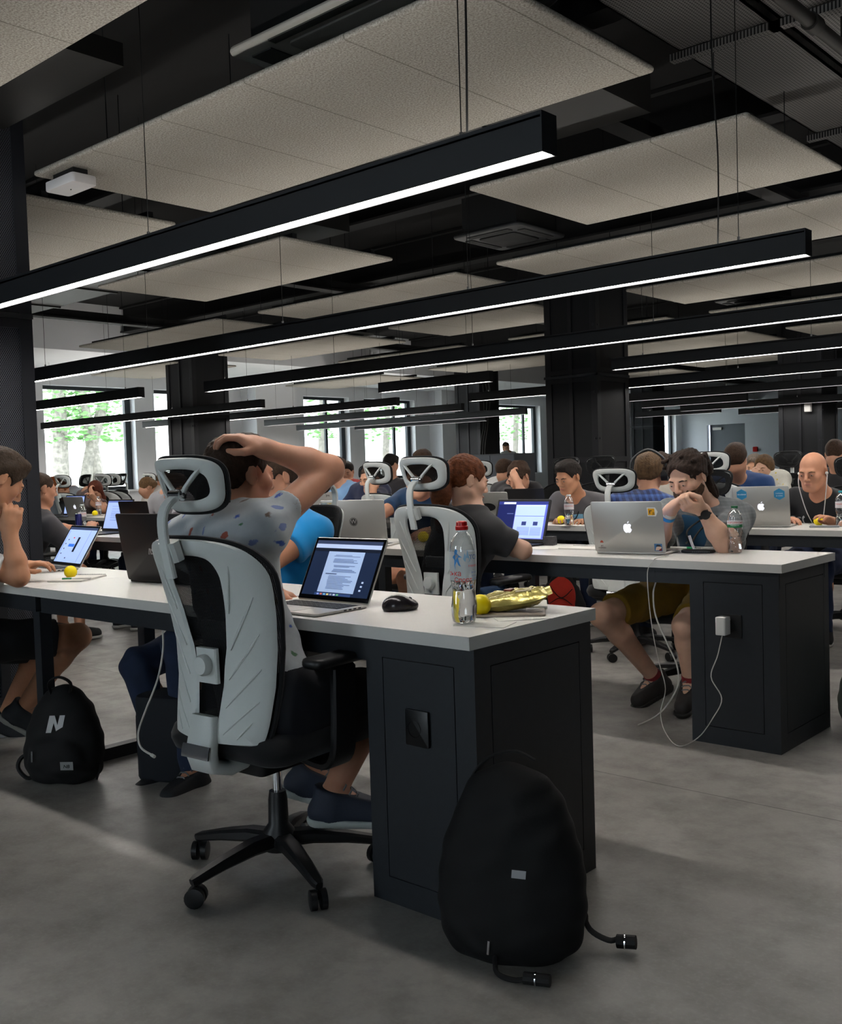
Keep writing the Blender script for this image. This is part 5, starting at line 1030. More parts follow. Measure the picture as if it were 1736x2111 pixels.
        q = SDF(); q.cap(L(an-fl*.035-up*.062), L(an+fl*.135-up*.062), .043*sc, .042*sc, .02); q.cut(L(an-up*.062), up); q.cut(L(an-up*.087), -up); npmesh('sole', q.mesh(max(res, .006)), SO, sh)
        if res < .0065:
            lc = MB()
            for i in range(5):
                q = an+fl*(.035+.017*i)+up*(.031-.0125*i); lc.tube([L(q-rt*.024-up*.008), L(q-rt*.010+up*.003), L(q+rt*.010+up*.003+fl*.006), L(q+rt*.024-up*.008)], .0028, 6)
            lc.build('laces', M('laces', '#6d6f70', .8), sh)
        if sock: MB().cyl(L(an+up*.0-(an-kn)*0), L(an+nrm(kn-an)*.05), .042*sc, 16, .040*sc).build('sock', sock, root)
    root['_'] = 0; del root['_']
    return dict(root=root, O=O, H=H, HB=HB, N=N, SR=SR, SL=SL, elb=elb, cR=cR, cF=cF, cU=cU, P=P, sc=sc, shirt=next((c for c in root.children if c.name.startswith('shirt')), None), L=L)
def headphones(p, col='#1a1b1d'):
    P = p['P']; m_ = M('phones_'+col, col, .4); o = MB()
    o.tube(catmull([P(.102, -.005, .0), P(.095, -.01, .085), P(.0, -.015, .145), P(-.095, -.01, .085), P(-.102, -.005, .0)], 5), .008, 8)
    hp = o.build('headphones', m_, p['root'])
    for x in (-1, 1): c = MB(); c.cyl(P(.080*x, -.008, -.01), P(.120*x, -.010, -.012), .038, 18); c.build('ear_cup', M('phones_pad', '#101012', .6), hp)
def strap(p, pts, r, name, mat, **k): return MB().tube(catmull([p['L'](q) for q in pts], 5), r, 8, **k).build(name, mat, p['root'])
def shirt_print(p, size, cx, cz, items, name='print'):
    """project flat marks onto the chest"""
    sh = p['shirt']; me = sh.data; bv = BVHTree.FromPolygons([v.co for v in me.vertices], [tuple(q.vertices) for q in me.polygons])
    R, F, U = p['cR'], p['cF'], p['cU']; c0 = p['L'](p['N'])+U*cz+R*cx+F*.5; par = None
    for (vs, fs, col) in items:
        out = []; ok = True
        for x, y in vs:
            o = Vector(c0+(-R*x+U*y)); loc, nn, i, d = bv.ray_cast(o, Vector(-F)); 
            if loc is None: loc = o-Vector(F)*.38; nn = Vector(F)
            out.append(loc+Vector(F)*.003)
        ob = MB().add(out, fs).build(name, M('print_'+col, '#'+col, .8), sh if par is None else sh, smooth=False)
def grid_patch(x0, y0, x1, y1, n=8):
    vs = [(x0+(x1-x0)*i/n, y0+(y1-y0)*j/n) for j in range(n+1) for i in range(n+1)]; return vs, [(j*(n+1)+i, j*(n+1)+i+1, (j+1)*(n+1)+i+1, (j+1)*(n+1)+i) for j in range(n) for i in range(n)]
def arc_patch(cx, cy, r0, r1, a0, a1, n=14, sy=1.): vs = [(cx+r*math.cos(a), cy+r*sy*math.sin(a)) for a in np.linspace(a0, a1, n+1) for r in (r0, r1)]; return vs, [(2*i, 2*i+1, 2*i+3, 2*i+2) for i in range(n)]
TEE = lambda n, c: M('cotton_'+n, c, .92, sheen=.15, bump=(500, .15, .0006), noise=(6, .06))
BIRDS = mat_spots('printed_cotton', '#a1a7ab', ('#2f4f9c', '#8f4a3c', '#3f6a48', '#7c775f', '#62709a', '#6a5a50'), 14., .19)
# P1: man in the printed shirt, right arm raised, hand on his head
hdP = at(495, 984, d=2.93); nk = at(466, 1072, d=2.90)
p1 = person('man seen from behind in a grey printed T-shirt, right hand on top of his head', (-.665, -.095, .545), 72, res=.0048, skin_=skin('warm', '#b5836a'), hair=('short', hairm('p1', '#33241b')), head=hdP, hyaw=85, hpitch=-4, hroll=4,
    neck=nk, shoulders=(at(548, 1086, d=2.80), at(378, 1118, d=2.99)), slr=.80, shirt=BIRDS, sleeve=.36, pants=M('denim_black', '#15171d', .9, bump=(200, .3, .001)), shorts=True, shoe='#1d2433', sole='#9aa09c', hres=.004,
    arms={'R': dict(e=at(680, 967, d=2.97), w=at(546, 925, d=2.86), d=at(468, 893, d=2.85)-at(546, 925, d=2.86), n=np.array([.05, .20, -1.]), c=(.55, .55, .55, .5), ts=1., sp=.25, th=.6), 'L': dict(e=at(468, 1205, d=3.06), w=at(556, 1222, d=3.24), c=(.5, .5, .5, .6))},
    legs={'R': dict(k=at(790, 1430, d=3.08), a=at(686, 1640, d=2.93), f=np.array([.70, .55, -.02])), 'L': dict(k=at(700, 1400, d=3.30), a=at(640, 1592, d=3.12), f=np.array([.72, .5, -.25]))}, slouch=.02, eyes=True, hem=.125)
strap(p1, [at(452, 1040, d=2.86), at(478, 1048, d=2.84), at(500, 1058, d=2.85), at(520, 1058, d=2.88)], .004, 'neck_cord', GROOVE)
# P2: bright blue polo, facing the camera side of the desk, behind P1
p2 = person('man in a bright blue polo shirt hidden behind the raised-arm man, forearm on the desk', (-1.92, 1.0, .545), -92, res=.006, head=at(570, 985, d=4.42), hyaw=-108, hpitch=-12, skin_=SK4, hair=('short', hairm('p2', '#3a2b20')), shirt=TEE('blue', '#0f86c8'), sleeve=.52, pants=M('denim_dark', '#18243c', .9, noise=(20, .2)), build=1.12,
    arms={'L': dict(w=(-1.72, .50, .79)), 'R': dict(w=(-2.0, .5, .79))}, neck=at(590, 1055, d=4.42), legs={'R': dict(k=at(285, 1370, d=4.0), a=at(345, 1590, d=3.93), f=(.1, -1, 0)), 'L': dict(k=at(370, 1330, d=3.9), a=at(400, 1596, d=3.80), f=(.2, -1, 0))}, shoe='#14161a', sole='#b7ad7d', lean=6)
# P3: young man at the left edge
p3 = person('young man in a white T-shirt at the left edge, chin on his fist', (-2.75, -.28, .54), 88, res=.0055, head=at(-4, 990, d=3.98), hyaw=84, hpitch=-34, skin_=SK2, hair=('thick', hairm('p3', '#33271d')), shirt=TEE('white', '#c2c4c4'), sleeve=.62, pants=M('shorts_black', '#101114', .9), shorts=True, shoe='#1a1c20', sole='#8d8d86',
    neck=at(-60, 1090, d=4.02), arms={'R': dict(e=at(38, 1188, d=3.92), w=at(20, 1098, d=3.93), d=at(28, 1040, d=3.93)-at(20, 1098, d=3.93), n=np.array([-.8, .45, .1]), c=(1.1, 1.1, 1.1, 1.1), ts=1., th=.6), 'L': dict(w=at(42, 1172, d=4.15), hint=np.array([-.6, -.5, -.8]))},
    legs={'R': dict(k=at(160, 1312, d=4.35), a=at(48, 1462, d=4.42), f=np.array([.62, .55, -.50])), 'L': dict(k=at(100, 1330, d=4.55), a=at(10, 1478, d=4.62), f=np.array([.62, .55, -.45]))}, slouch=.05)
# P4
p4 = person('man with cropped hair in a dark grey T-shirt, partly behind the near column', (-5.22, 1.42, .545), 90, res=.008, head=at(86, 1010, d=7.05), hyaw=84, hpitch=-8, skin_=SK4, hair=('buzz', HBR), shirt=TEE('charcoal', '#3e3c40'), pants=M('shorts_black', '#101114'), shorts=True,
    neck=at(84, 1062, d=7.05), arms={'R': dict(w=at(185, 1094, d=7.25)), 'L': dict(w=at(170, 1092, d=7.6))}, build=1.1, sleeve=.6)
# P5: dreadlocks
pH = at(1418, 985, d=4.66)
p5 = person('bearded man with dreadlocks in a grey checked shirt, hands clasped before his mouth', (-.76, 2.86, .55), -98, res=.0042, head=pH, hyaw=-97, hpitch=-22, hroll=-3, skin_=SK3, hair=('dreads', HDB), beard=hairm('beard', '#453225'), shirt=mat_plaid('grey_check', '#63686a', '#6e7375', '#4c5153', .03), sleeve=.72, pants=M('ochre_twill', '#7a5e12', .9, bump=(200, .2, .001), noise=(15, .1)), shorts=True, shoe='#25211f', sole='#15130f', build=1.12, hres=.0036,
    neck=at(1455, 1046, d=4.80), shoulders=(at(1378, 1064, d=4.90), at(1520, 1066, d=4.72)), open_shirt=TEE('teal', '#1d4a68'), lean=20,
    arms={'L': dict(e=at(1494, 1122, d=4.46), w=at(1447, 1050, d=4.44), d=at(1402, 1040, d=4.40)-at(1447, 1050, d=4.44), n=np.array([.2, .9, .3]), c=(1.2, 1.2, 1.2, 1.2), ts=-1., th=.7),
          'R': dict(e=at(1352, 1125, d=4.62), w=at(1382, 1052, d=4.48), d=at(1412, 1020, d=4.44)-at(1382, 1052, d=4.48), n=np.array([.3, .3, -.9]), c=(.7, .75, .8, .8), ts=1., th=.4)},
    legs={'R': dict(k=at(1240, 1268, d=4.62), a=at(1352, 1400, d=4.84), f=np.array([-.35, -.85, -.33])), 'L': dict(k=at(1412, 1290, d=4.55), a=at(1425, 1410, d=4.65), f=np.array([.1, -.95, -.3]))}, sock=M('red_sock', '#7a2226', .9), slouch=.03)
e_, w_ = p5['elb'][-1][1:]; dv = nrm(w_-e_); wp = w_-dv*.02
MB().cyl(p5['L'](wp-dv*.014), p5['L'](wp+dv*.014), .0315, 24).build('wrist_watch', GROOVE, p5['root']); q = nrm(CP-wp); q = nrm(q-dv*(q@dv)); MB().cyl(p5['L'](wp+q*.028), p5['L'](wp+q*.040), .021, 24).build('watch_dial', M('watch_face', '#2a2a2c', .2, .6), p5['root'])
e_, w_ = p5['elb'][1][1:]; dv = nrm(w_-e_)
for i, c in enumerate(('#2f86b8', '#cfc7b2')): MB().cyl(p5['L'](w_-dv*(.045-.02*i)), p5['L'](w_-dv*(.029-.02*i)), .0335, 20).build('wrist_band', M('band_'+c, c, .7), p5['root'])
ft = lambda u, v, d: at(u, v, d=d)
strap(p5, [ft(1460, 1062, 4.66), ft(1426, 1085, 4.60), ft(1416, 1100, 4.57), ft(1424, 1122, 4.56)], .0045, 'lanyard', GROOVE); strap(p5, [ft(1478, 1064, 4.62), ft(1444, 1092, 4.585), ft(1424, 1122, 4.56)], .0045, 'lanyard', GROOVE)
strap(p5, [ft(1421, 1104, 4.555), ft(1427, 1122, 4.55), ft(1434, 1138, 4.54)], [.0065]*11, 'badge_holder', M('badge_white', '#c9c9cb', .5))
# P6: red-haired woman with ponytail
p6 = person('red-haired woman with a ponytail in a black T-shirt, elbow on the second-row desk', (-1.45, 1.60, .545), 80, res=.0052, head=at(962, 992, d=4.62), hyaw=62, hpitch=-14, skin_=SK3, hair=('tail', HRD), shirt=TEE('black', '#232224'), sleeve=.66, pants=M('denim_blue', '#1d3a5c', .9), female=True, hres=.004, sc=.98, lean=16,
    neck=at(975, 1062, d=4.60), arms={'R': dict(e=at(1078, 1134, d=4.50), w=at(1035, 1122, d=4.72), d=np.array([-.8, .5, 0]), c=(.6, .6, .7, .7)), 'L': dict(w=(-1.55, 2.03, .78))}, legs={'R': dict(k=(-1.38, 2.0, .52), a=(-1.40, 2.1, .09)), 'L': dict(k=(-1.62, 2.0, .52), a=(-1.65, 2.05, .09))})
p6b = person('man in a dark blue shirt half hidden behind the second white chair\'s headrest', (-2.72, 3.0, .545), -88, res=.009, head=at(866, 988, d=6.25), hyaw=-100, hpitch=-10, hair=('curly', HBR), shirt=TEE('navy', '#1c3a5a'), arms={'L': dict(w=(-2.35, 2.5, .79)), 'R': dict(w=at(690, 1102, d=5.95))}, sleeve=.6)
# P7: bald man
p7 = person('bald man with white earphones in a black T-shirt with white marks', (-.80, 4.66, .55), -92, res=.006, head=at(1676, 972, d=6.12), hyaw=-94, hpitch=-14, skin_=SK4, hair=('bald', HBR), shirt=TEE('black2', '#101114'), sleeve=.62, pants=M('denim_navy', '#1a2747', .9), build=1.08, lean=16,
    neck=at(1697, 1026, d=6.25), arms={'R': dict(w=at(1612, 1072, d=6.2), hint=np.array([-1., .2, -.3])), 'L': dict(w=at(1725, 1080, d=5.9))})
L7 = [arc_patch(-.09, -.15, .055, .066, 1.9, 5.6), arc_patch(-.02, -.15, .04, .052, -1.2, 1.6), arc_patch(-.06, -.10, .03, .042, 2.2, 4.2)]
v_, f_ = text_vf('ausco', .035, .02); items = [(a, b, 'c9c9cb') for a, b in L7]+[([(x+.03, y-.055) for x, y, z in v_], f_, 'c9c9cb')]
shirt_print(p7, 1, 0, 0, items)
PP = p7['P']; ep = M('earphone_white', '#d6d4ce', .4)
MB().sphere(PP(-.086, .004, -.010), .009*1.1, 10, 8).build('earphone', ep, p7['root']); MB().sphere(PP(.086, .004, -.010), .009, 10, 8).build('earphone', ep, p7['root'])
chest = p7['N']+p7['cF']*.125-p7['cU']*.20
for x in (1, -1): strap(p7, [p7['O']+PP(.088*x, .006, -.02), p7['O']+PP(.085*x, .03, -.09), p7['N']+p7['cF']*.13-p7['cR']*-.05*x-p7['cU']*.03, chest], .003, 'earphone_wire', ep)
strap(p7, [chest, chest-p7['cU']*.12+p7['cF']*.005, chest-p7['cU']*.2], .0035, 'earphone_wire', ep)
# P8 plaid with headphones, P9 grey tee boy
p8 = person('man in a blue plaid shirt with black headphones seen from behind beside the stickered laptop', (-1.50, 3.42, .55), 98, res=.007, head=at(1337, 976, d=6.15), hyaw=112, hpitch=-6, hair=('thick', HLB), shirt=mat_plaid('blue_plaid', '#1a2c5c', '#3f62a8', '#16203c', .045), long_sleeve=True, pants=M('denim_dark'), build=1.1, neck=at(1342, 1030, d=6.1)); headphones(p8)
p9 = person('dark-haired young man in a grey T-shirt with a light blue print, eyes down', (-2.48, 4.64, .55), -88, res=.006, head=at(1172, 984, d=7.1), hyaw=-98, hpitch=-18, skin_=SK2, hair=('short', HDK), shirt=TEE('grey', '#4c4a4c'), sleeve=.7, pants=M('denim_dark'), arms={'R': dict(w=at(1150, 1078, d=7.0)), 'L': dict(w=at(1218, 1080, d=6.85))}, neck=at(1188, 1028, d=7.25), lean=14)
shirt_print(p9, 1, 0, 0, [(*grid_patch(-.11, -.24, .11, -.05), '7fb4cf'), ([(.03, -.24), (.075, -.24), (.065, -.16), (.045, -.11), (.035, -.18)], [(0, 1, 2, 3, 4)], 'b8482e')])
strap(p9, [p9['N']+p9['cR']*.06+p9['cF']*.06, p9['N']+p9['cF']*.125-p9['cU']*.08, p9['N']-p9['cR']*.06+p9['cF']*.06], .004, 'neck_cord', GROOVE)
# second line of people
def P(*a, **k): k.setdefault('res', .011); return person(*a, **k)
P('man with dark hair in a navy shirt seen from behind near the grey door', (*at(1520, 1020, d=7.4)[:2], .55), 96, head=at(1517, 948, d=7.3), hyaw=100, hpitch=-4, hair=('short', HBR), shirt=TEE('blue3', '#22406e'), long_sleeve=True, pants=M('denim_dark')); chair(at(1500, 1010, d=7.25)[0], at(1500, 1010, d=7.25)[1], 2, 'white chair whose headrest overlaps the man in navy near the grey door')
P('young woman in a white shirt with yellow marks, hand at her mouth, far right', (*at(1585, 1010, d=9.1)[:2], .55), -88, head=at(1575, 966, d=9.0), hyaw=-92, hpitch=-8, skin_=SK3, hair=('long', HLB), shirt=mat_spots('yellow_print', '#d2d0c4', ('#c9b23a', '#b8a24a', '#cdbb6a'), 16., .14), female=True, pants=M('denim_dark'), arms={'R': dict(w=at(1555, 990, d=8.85), d=np.array([.1, -.1, 1.]), n=np.array([.3, .9, 0]), c=(.9, .9, 1., 1.))}); chair(at(1602, 1000, d=9.4)[0], at(1602, 1000, d=9.4)[1], 180, 'black-meshed chair behind the young woman in white, far right')
P('older grey-haired man, only his face visible left of the young woman in white', (*at(1556, 1000, d=10.6)[:2], .55), -95, head=at(1556, 960, d=10.5), hyaw=-88, hair=('short', hairm('grey', '#6b6057')), shirt=TEE('grey4', '#77787c'), pants=M('denim_dark'))
P('dark-haired person whose head shows above the chair behind the bald man', (*at(1726, 990, d=8.7)[:2], .55), 92, head=at(1722, 936, d=8.7), hyaw=92, hair=('short', HBR), shirt=TEE('black', '#232224'), pants=M('denim_dark'))
P('brown-haired person directly behind the headphone wearer', (*at(1372, 1010, d=7.7)[:2], .55), 92, head=at(1364, 966, d=7.7), hyaw=96, hair=('short', HBR), shirt=TEE('cream', '#b4b0a4'), pants=M('denim_dark'))
P('curly-haired young man in black, hand over his face, centre', (*at(1085, 1050, d=8.4)[:2], .55), -88, head=at(1070, 984, d=8.05), hyaw=-96, hpitch=-28, hair=('curly', HBR), shirt=TEE('black', '#232224'), pants=M('denim_dark'), res=.009, arms={'R': dict(w=at(1066, 990, d=7.88), e=at(1082, 1032, d=7.85), d=np.array([-.4, .1, .5]), n=np.array([0, .9, .2]), c=(.8, .8, .9, .9))}, lean=20)
P('person in a white shirt seen from behind left of the boy covering his face', (*at(1035, 1030, d=10.2)[:2], .55), 92, head=at(1040, 972, d=10.1), hyaw=80, hair=('short', HBR), shirt=TEE('white', '#c2c4c4'), pants=M('denim_dark')); chair(at(1022, 1010, d=9.5)[0], at(1022, 1010, d=9.5)[1], 6, 'white chair headrest in front of the person in white, centre')
q = P('young man with shaved sides and headphones in a navy T-shirt, cheek on his fist', (*at(775, 1040, d=9.3)[:2], .55), -90, head=at(764, 985, d=8.9), hyaw=-96, hpitch=-18, hair=('buzz', HBR), shirt=TEE('navy2', '#1b2440'), pants=M('denim_dark'), res=.009, arms={'L': dict(w=at(770, 1008, d=8.7), e=at(768, 1042, d=8.7), d=np.array([0, .1, 1.]), n=np.array([0, .9, .2]), c=(1.2, 1.2, 1.2, 1.2))}); headphones(q)
P('person in a light blue T-shirt seen behind the raised elbow', (*at(700, 1020, d=9.4)[:2], .55), 90, head=at(692, 968, d=9.4), hyaw=92, hpitch=-25, hair=('short', HBR), shirt=TEE('light_blue', '#6f93b8'), pants=M('denim_dark')); chair(at(718, 1000, d=10.2)[0], at(718, 1000, d=10.2)[1], 175, 'dark-meshed chair right of the person in light blue')
P('person in a red shirt far behind the raised elbow', (*at(728, 1000, d=12.6)[:2], .55), -90, head=at(716, 972, d=12.5), hyaw=-60, hair=('short', HDK), shirt=TEE('red', '#a02c2c'), pants=M('denim_dark'))
P('person in dark red check shirt behind the second headrest', (*at(895, 1010, d=8.9)[:2], .55), -90, head=at(872, 955, d=8.9), hyaw=-80, hair=('short', HBR), shirt=mat_plaid('red_check', '#5a1c24', '#24202c', '#7a3038', .05), pants=M('denim_dark'))
P('person whose dark hair shows left of the second headrest', (*at(800, 1010, d=11.6)[:2], .55), 90, head=at(806, 958, d=11.6), hyaw=90, hair=('short', HDK), shirt=TEE('charcoal', '#3e3c40'), pants=M('denim_dark'))
P('red-haired woman in a mauve top hiding her face in her hand, far left', (*at(205, 1050, d=12.2)[:2], .55), -90, head=at(197, 1013, d=11.9), hyaw=-52, hpitch=-30, hair=('long', hairm('auburn', '#54281a')), shirt=TEE('mauve', '#6b5a58'), female=True, pants=M('denim_dark'), res=.009, arms={'R': dict(w=at(190, 1020, d=11.72), e=at(212, 1050, d=11.7), d=np.array([-.3, .0, .6]), n=np.array([0, .9, .2]), c=(.8, .8, .9, .9)), 'L': dict(w=at(196, 1028, d=11.7))}, lean=18)
P('ginger woman in a pale top seen from behind, far left', (*at(140, 1050, d=12.7)[:2], .55), 95, head=at(127, 1012, d=12.6), hyaw=60, hair=('tail', HGI), shirt=TEE('pale', '#a9b4bd'), female=True, pants=M('denim_dark'))
P('second ginger woman, farther back at the left', (*at(113, 1040, d=13)[:2], .55), 95, head=at(112, 1003, d=13), hyaw=80, hair=('long', HGI), shirt=TEE('pale', '#a9b4bd'), female=True, pants=M('denim_dark'))
P('fair-haired young man in a white T-shirt bending right, left of the near chair', (*at(300, 1050, d=11.8)[:2], .55), 88, head=at(303, 1006, d=11.8), hyaw=80, hpitch=-35, hair=('short', hairm('fair', '#6b5238')), shirt=TEE('off_white', '#b9b4ac'), pants=M('denim_dark'), res=.009, lean=22)
P('person in grey with short brown hair behind the fair-haired young man', (*at(345, 1035, d=12.1)[:2], .55), 88, head=at(338, 992, d=12.1), hyaw=88, hair=('buzz', HLB), shirt=TEE('grey4', '#77787c'), pants=M('denim_dark'))
P('person leaning on the desk just right of the near headrest post, bare forearm showing', (*at(372, 1080, d=8.1)[:2], .55), -88, head=at(362, 1008, d=7.9), hyaw=-100, hair=('short', HBR), shirt=TEE('striped', '#8f8f92'), pants=M('denim_dark'), res=.010)
P('distant man standing in profile before the bright window beside the far column', (*at(1042, 925, d=23)[:2], .98), -10, head=at(1043, 922, d=23), hyaw=-20, hair=('buzz', HBR), shirt=TEE('white', '#c2c4c4'), pants=M('denim_dark'), legs={'R': dict(k=np.array([*at(1042, 925, d=23)[:2], .52]), a=np.array([*at(1042, 925, d=23)[:2], .09])), 'L': dict(k=np.array([at(1036, 925, d=23)[0], at(1036, 925, d=23)[1], .52]), a=np.array([at(1036, 925, d=23)[0], at(1036, 925, d=23)[1], .09]))}, arms={'R': dict(w=at(1035, 985, d=22.8)), 'L': dict(w=at(1050, 985, d=23.1))})
# more chairs in the background
for (u, v, d, rz, lab) in ((135, 1000, 12.6, 178, 'black headrest chair far left before the window'), (168, 1000, 12.2, 10, 'white chair headrest beside the black one at far left'), (212, 1010, 12.9, 184, 'black chair with a tall headrest behind the woman hiding her face'), (248, 1010, 12.4, 12, 'white oval chair headrest under the leftmost window'),
        (262, 1040, 12.6, 20, 'light chair back right of the woman hiding her face'), (340, 1005, 14.7, 5, 'white chair headrest behind the grey-shirted pair'), (1130, 980, 8.6, 178, 'black headrest chair left of the big middle column'), (1205, 980, 7.9, 183, 'black chair back with a pale rim behind the boy in dark grey'),
        (715, 965, 13.6, 5, 'distant white headrest behind the raised elbow'), (1320, 985, 7.9, 175, 'dark chair between the big column and the headphone wearer')):
    p = at(u, v, d=d); chair(p[0], p[1], rz, lab)
cab = tag(MB().box(-.45, -.25, 0, .45, .25, 1.34).build('storage_cabinet', M('cabinet_grey', '#2c3036', .5), smooth=False), 'dark grey cabinet below the far column with a man behind it', 'cabinet'); p = at(1032, 950, d=15.2); cab.location = (p[0], p[1], 0); MB().mat(0).box(-.44, -.258, .03, -.005, -.25, 1.32).box(.005, -.258, .03, .44, -.25, 1.32).build('cabinet_door', M('cabinet_door', '#3a3f47', .5), cab, smooth=False)
# ------------------------------------------------------------------ bags
def backpack(lab, loc, rz, w, d, h, mat, lean=0, tilt=0, taper=.55, res=.006, pocket=True):
    o = empty('backpack', lab, 'backpack', loc, math.radians(rz)); s = SDF(); n = 9
    for i in range(n):
        t = i/(n-1); ww = w/2*(1-(1-taper)*max(0, t-.35)**1.3/.65**1.3*1.0) if t > .35 else w/2; ww = ww*(1 if t < .86 else .84); z = .05+t*(h-.13); dd = d/2*(1-.35*t)
        s.ell((0, lean*t, z), (ww, dd, .085), None, .05)
    if pocket: s.ell((0, -d*.40, h*.28), (w*.38, d*.22, h*.2), None, .025); s.cut((0, 0, .004), (0, 0, -1))
    def wr(X, Y, Z): return .0022*np.sin(55*X+22*Z+5*np.sin(12*Z))+.0014*np.sin(95*Z-35*X)
    npmesh('bag_body', s.mesh(res, wr), mat, o); return o
BP = M('bag_black', '#040405', .8, bump=(400, .3, .001)); WEB = M('webbing', '#0a0a0b', .7)
p = at(135, 1618, z=0); bp2 = backpack('black backpack with a white letter N standing on the floor against the desk leg', (p[0]-.06, p[1]+.03, 0), 34, .28, .16, .36, BP, .03, taper=.72)
bd = bp2.children[0]; MB().tube(catmull([(-.035, .0, .33), (-.045, -.005, .38), (0, -.01, .405), (.045, -.005, .38), (.035, .0, .33)], 5), .009, 8, flat=.5).build('top_handle', WEB, bp2)
MB().tube(catmull([(-.12, .03, .10), (-.17, .0, .09), (-.185, -.01, .05), (-.15, -.01, .01), (-.11, .0, .02)], 5), .008, 8).build('side_strap', WEB, bp2); MB().tube(catmull([(.12, .0, .09), (.15, -.01, .06), (.14, -.02, .01)], 5), .005, 8).build('side_strap', WEB, bp2)
def bag_decal(o, name, pts, x, z, mat, T2=None):
    me = o.children[0].data; bv = BVHTree.FromPolygons([v.co for v in me.vertices], [tuple(q.vertices) for q in me.polygons]); loc, nn, i, dd = bv.ray_cast(Vector((x, -1, z)), Vector((0, 1, 0)))
    if loc is None: return
    yb = loc.y-.002; zz = Vector((0, 0, 1)); n_ = nn.normalized(); up = (zz-n_*zz.dot(n_)).normalized(); rt = up.cross(n_)
    vs, fs = pts; return MB().add([loc+n_*.0035+rt*a+up*b for a, b in vs], fs).build(name, mat, o, smooth=False)
Npts = [(-.026, -.026), (-.010, -.026), (-.001, .004), (.006, -.026), (.022, -.026), (.034, .026), (.018, .026), (.010, -.004), (.003, .026), (-.013, .026)]
bag_decal(bp2, 'letter_mark', ([(a*1.25, b*1.25) for a, b in Npts], [(0, 1, 2, 8, 9), (2, 3, 4, 7), (4, 5, 6, 7), (2, 7, 8)]), .0, .235, M('mark_white', '#c8c8c8', .6))
pt = bag_decal(bp2, 'label_patch', (rect(.05, .032), [(0, 1, 2, 3)]), .062, .085, M('patch_grey', '#8d8d8d', .6)); v_, f_ = text_vf('NB', .018, .02); bag_decal(bp2, 'lettering', ([(a+b*.2, b) for a, b, c in v_], f_), .062, .083, GROOVE).location = (0, -.001, 0)
MB().cyl((-.075, -.098, .14), (-.073, -.104, .10), .004, 6).build('zip_puller', CHROME, bp2)
p = at(1050, 1930, z=.0)
bp1 = backpack('large black backpack leaning on the near desk cabinet', (at(1056, 1958, z=0)[0], at(1056, 1958, z=0)[1], 0), 26, .33, .19, .435, BP, .045, taper=.80, res=.005, pocket=False)
MB().tube(catmull([(.12, .08, .15), (.16, .06, .09), (.18, .06, .04), (.225, .055, .02), (.25, .05, .03)], 5), [.014]*8+[.009]*13, 8, flat=.5).build('shoulder_strap', WEB, bp1); MB().tube([(.245, .05, .022), (.29, .045, .026)], .016, 10).build('strap_roll', WEB, bp1); MB().cyl((.262, .048, .024), (.265, .048, .024), .017, 12).build('strap_ring', CHROME, bp1)
MB().tube(catmull([(-.02, -.10, .03), (-.01, -.135, .01), (.03, -.155, .008), (.06, -.15, .01)], 5), .006, 8).build('strap_end', WEB, bp1); MB().tube([(.055, -.15, .013), (.115, -.155, .015)], .014, 10).build('strap_roll', WEB, bp1); MB().cyl((.08, -.152, .014), (.083, -.152, .014), .015, 12).build('strap_ring', CHROME, bp1)
MB().cyl((-.035, -.112, .04), (-.03, -.118, .075), .0035, 8).build('zip_puller', CHROME, bp1)
MB().tube(catmull([(-.13, -.03, .15), (-.13, -.0, .3), (-.08, .05, .43), (0, .06, .468), (.06, .05, .45)], 6), .004, 6).build('zip_seam', WEB, bp1)
pt = bag_decal(bp1, 'label_patch', (rect(.034, .018), [(0, 1, 2, 3)]), .035, .215, M('patch_pale', '#9a9a9c', .6))
MB().box(-.01, -.001, -.001, .01, 0, .001).build('x', GROOVE).name = 'tmp'; bpy.data.objects.remove(bpy.data.objects['tmp'])
p = at(1160, 1262, z=.12)
REDF = M('bag_red', '#b32a1c', .8, noise=(20, .1)); bp3 = backpack('red and black backpack on the floor behind the second-row desk', (p[0]+.0, p[1]+.0, .0), 30, .30, .18, .40, M('bag_grey_black', '#141416', .8), .02, res=.008)
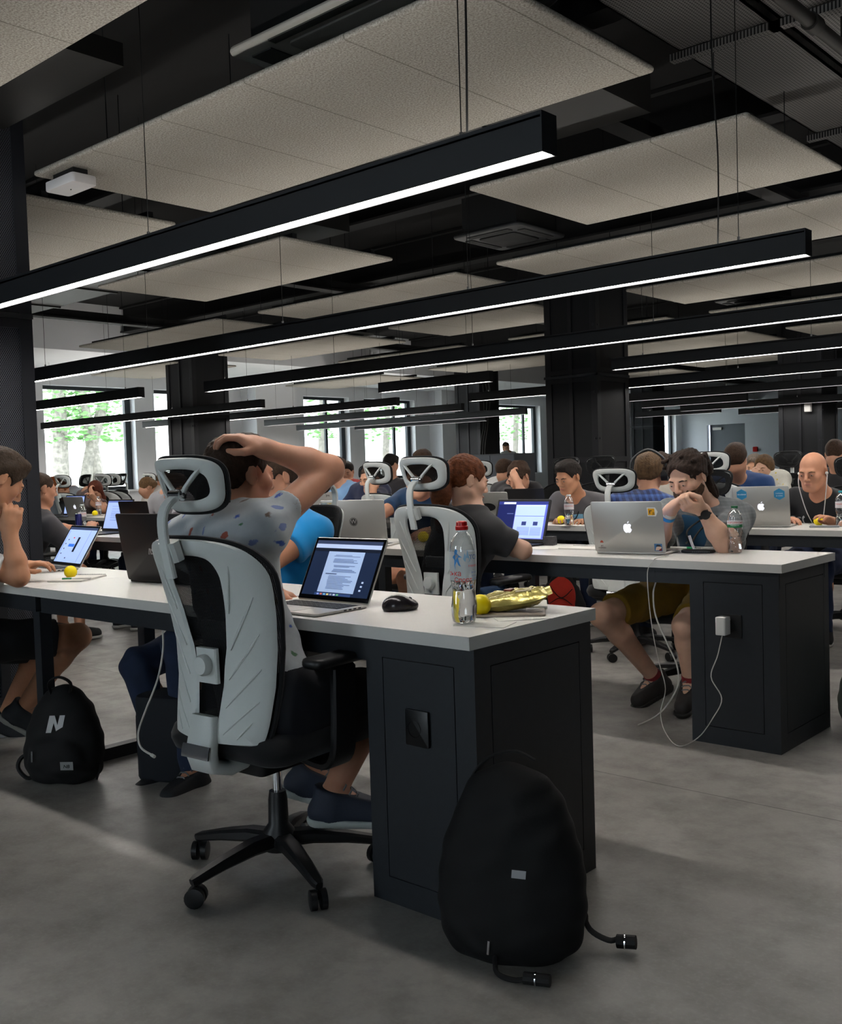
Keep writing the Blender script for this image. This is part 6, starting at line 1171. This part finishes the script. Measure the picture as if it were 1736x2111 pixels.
s = SDF(); s.ell((0, -.085, .25), (.10, .045, .13), None, .02).ell((0, -.08, .14), (.09, .045, .08), None, .03); npmesh('front_panel', s.mesh(.006, lambda X, Y, Z: .002*np.sin(60*X+30*Z)), REDF, bp3)
for i, c in enumerate(([(-.08, -.135, .33), (0, -.135, .24), (.08, -.135, .30)], [(-.08, -.13, .2), (0, -.138, .24), (.075, -.13, .19)], [(-.06, -.12, .12), (0, -.135, .16), (.06, -.12, .12)])): MB().tube(catmull(c, 5), .003, 6).build('bungee_cord', GROOVE, bp3)
p = at(1735, 1450, z=.15); bp4 = backpack('grey-green soft bag at the right edge behind the second-row cabinet', (.14, 2.60, 0), 60, .34, .26, .40, M('bag_sage', '#6b7268', .9, bump=(60, .5, .004)), .0, res=.008)
MB().tube(catmull([(-.12, -.10, .3), (-.06, -.15, .2), (-.03, -.16, .05)], 5), .008, 6).build('bag_strap', M('bag_sage_light', '#8b9187', .9), bp4)
p = at(300, 1480, z=.0); sb = tag(MB().rbox(-.12, -.09, 0, .12, .09, .33, .05).build('bag', M('bag_navy', '#0b1018', .8)), 'tall dark navy bag standing under the desk beside the dark jeans', 'bag'); sb.location = (-1.77, .33, .001); sb.rotation_euler = (0, 0, .4)
MB().rbox(-.145, -.03, .08, -.12, .03, .24, .012).build('side_pocket', M('bag_navy', '#0b1018'), sb)
# ------------------------------------------------------------------ groups for repeated things
GR = {'chair': 'office chairs at the desks', 'desk': 'white desks in rows', 'light': 'hanging strip lights', 'ceiling panel': 'felt ceiling panels', 'laptop': 'laptops on the desks', 'bottle': 'water bottles on the desks', 'ball': 'yellow balls on the desks',
      'column': 'black columns', 'person': 'people working at the desks', 'backpack': 'backpacks on the floor', 'paper': 'loose papers on the desks', 'notebook': 'notebooks on the desks', 'tree': 'trees outside the windows', 'beam': 'ceiling beams', 'air conditioner': 'ceiling air conditioners', 'cable tray': 'perforated cable trays', 'duct': 'ceiling ducts', 'pen': 'marker pens', 'cable': 'cables'}
for o in list(COL.objects):
    if o.parent is None and o.get('category') in GR and not o.get('group'): o['group'] = GR[o['category']]
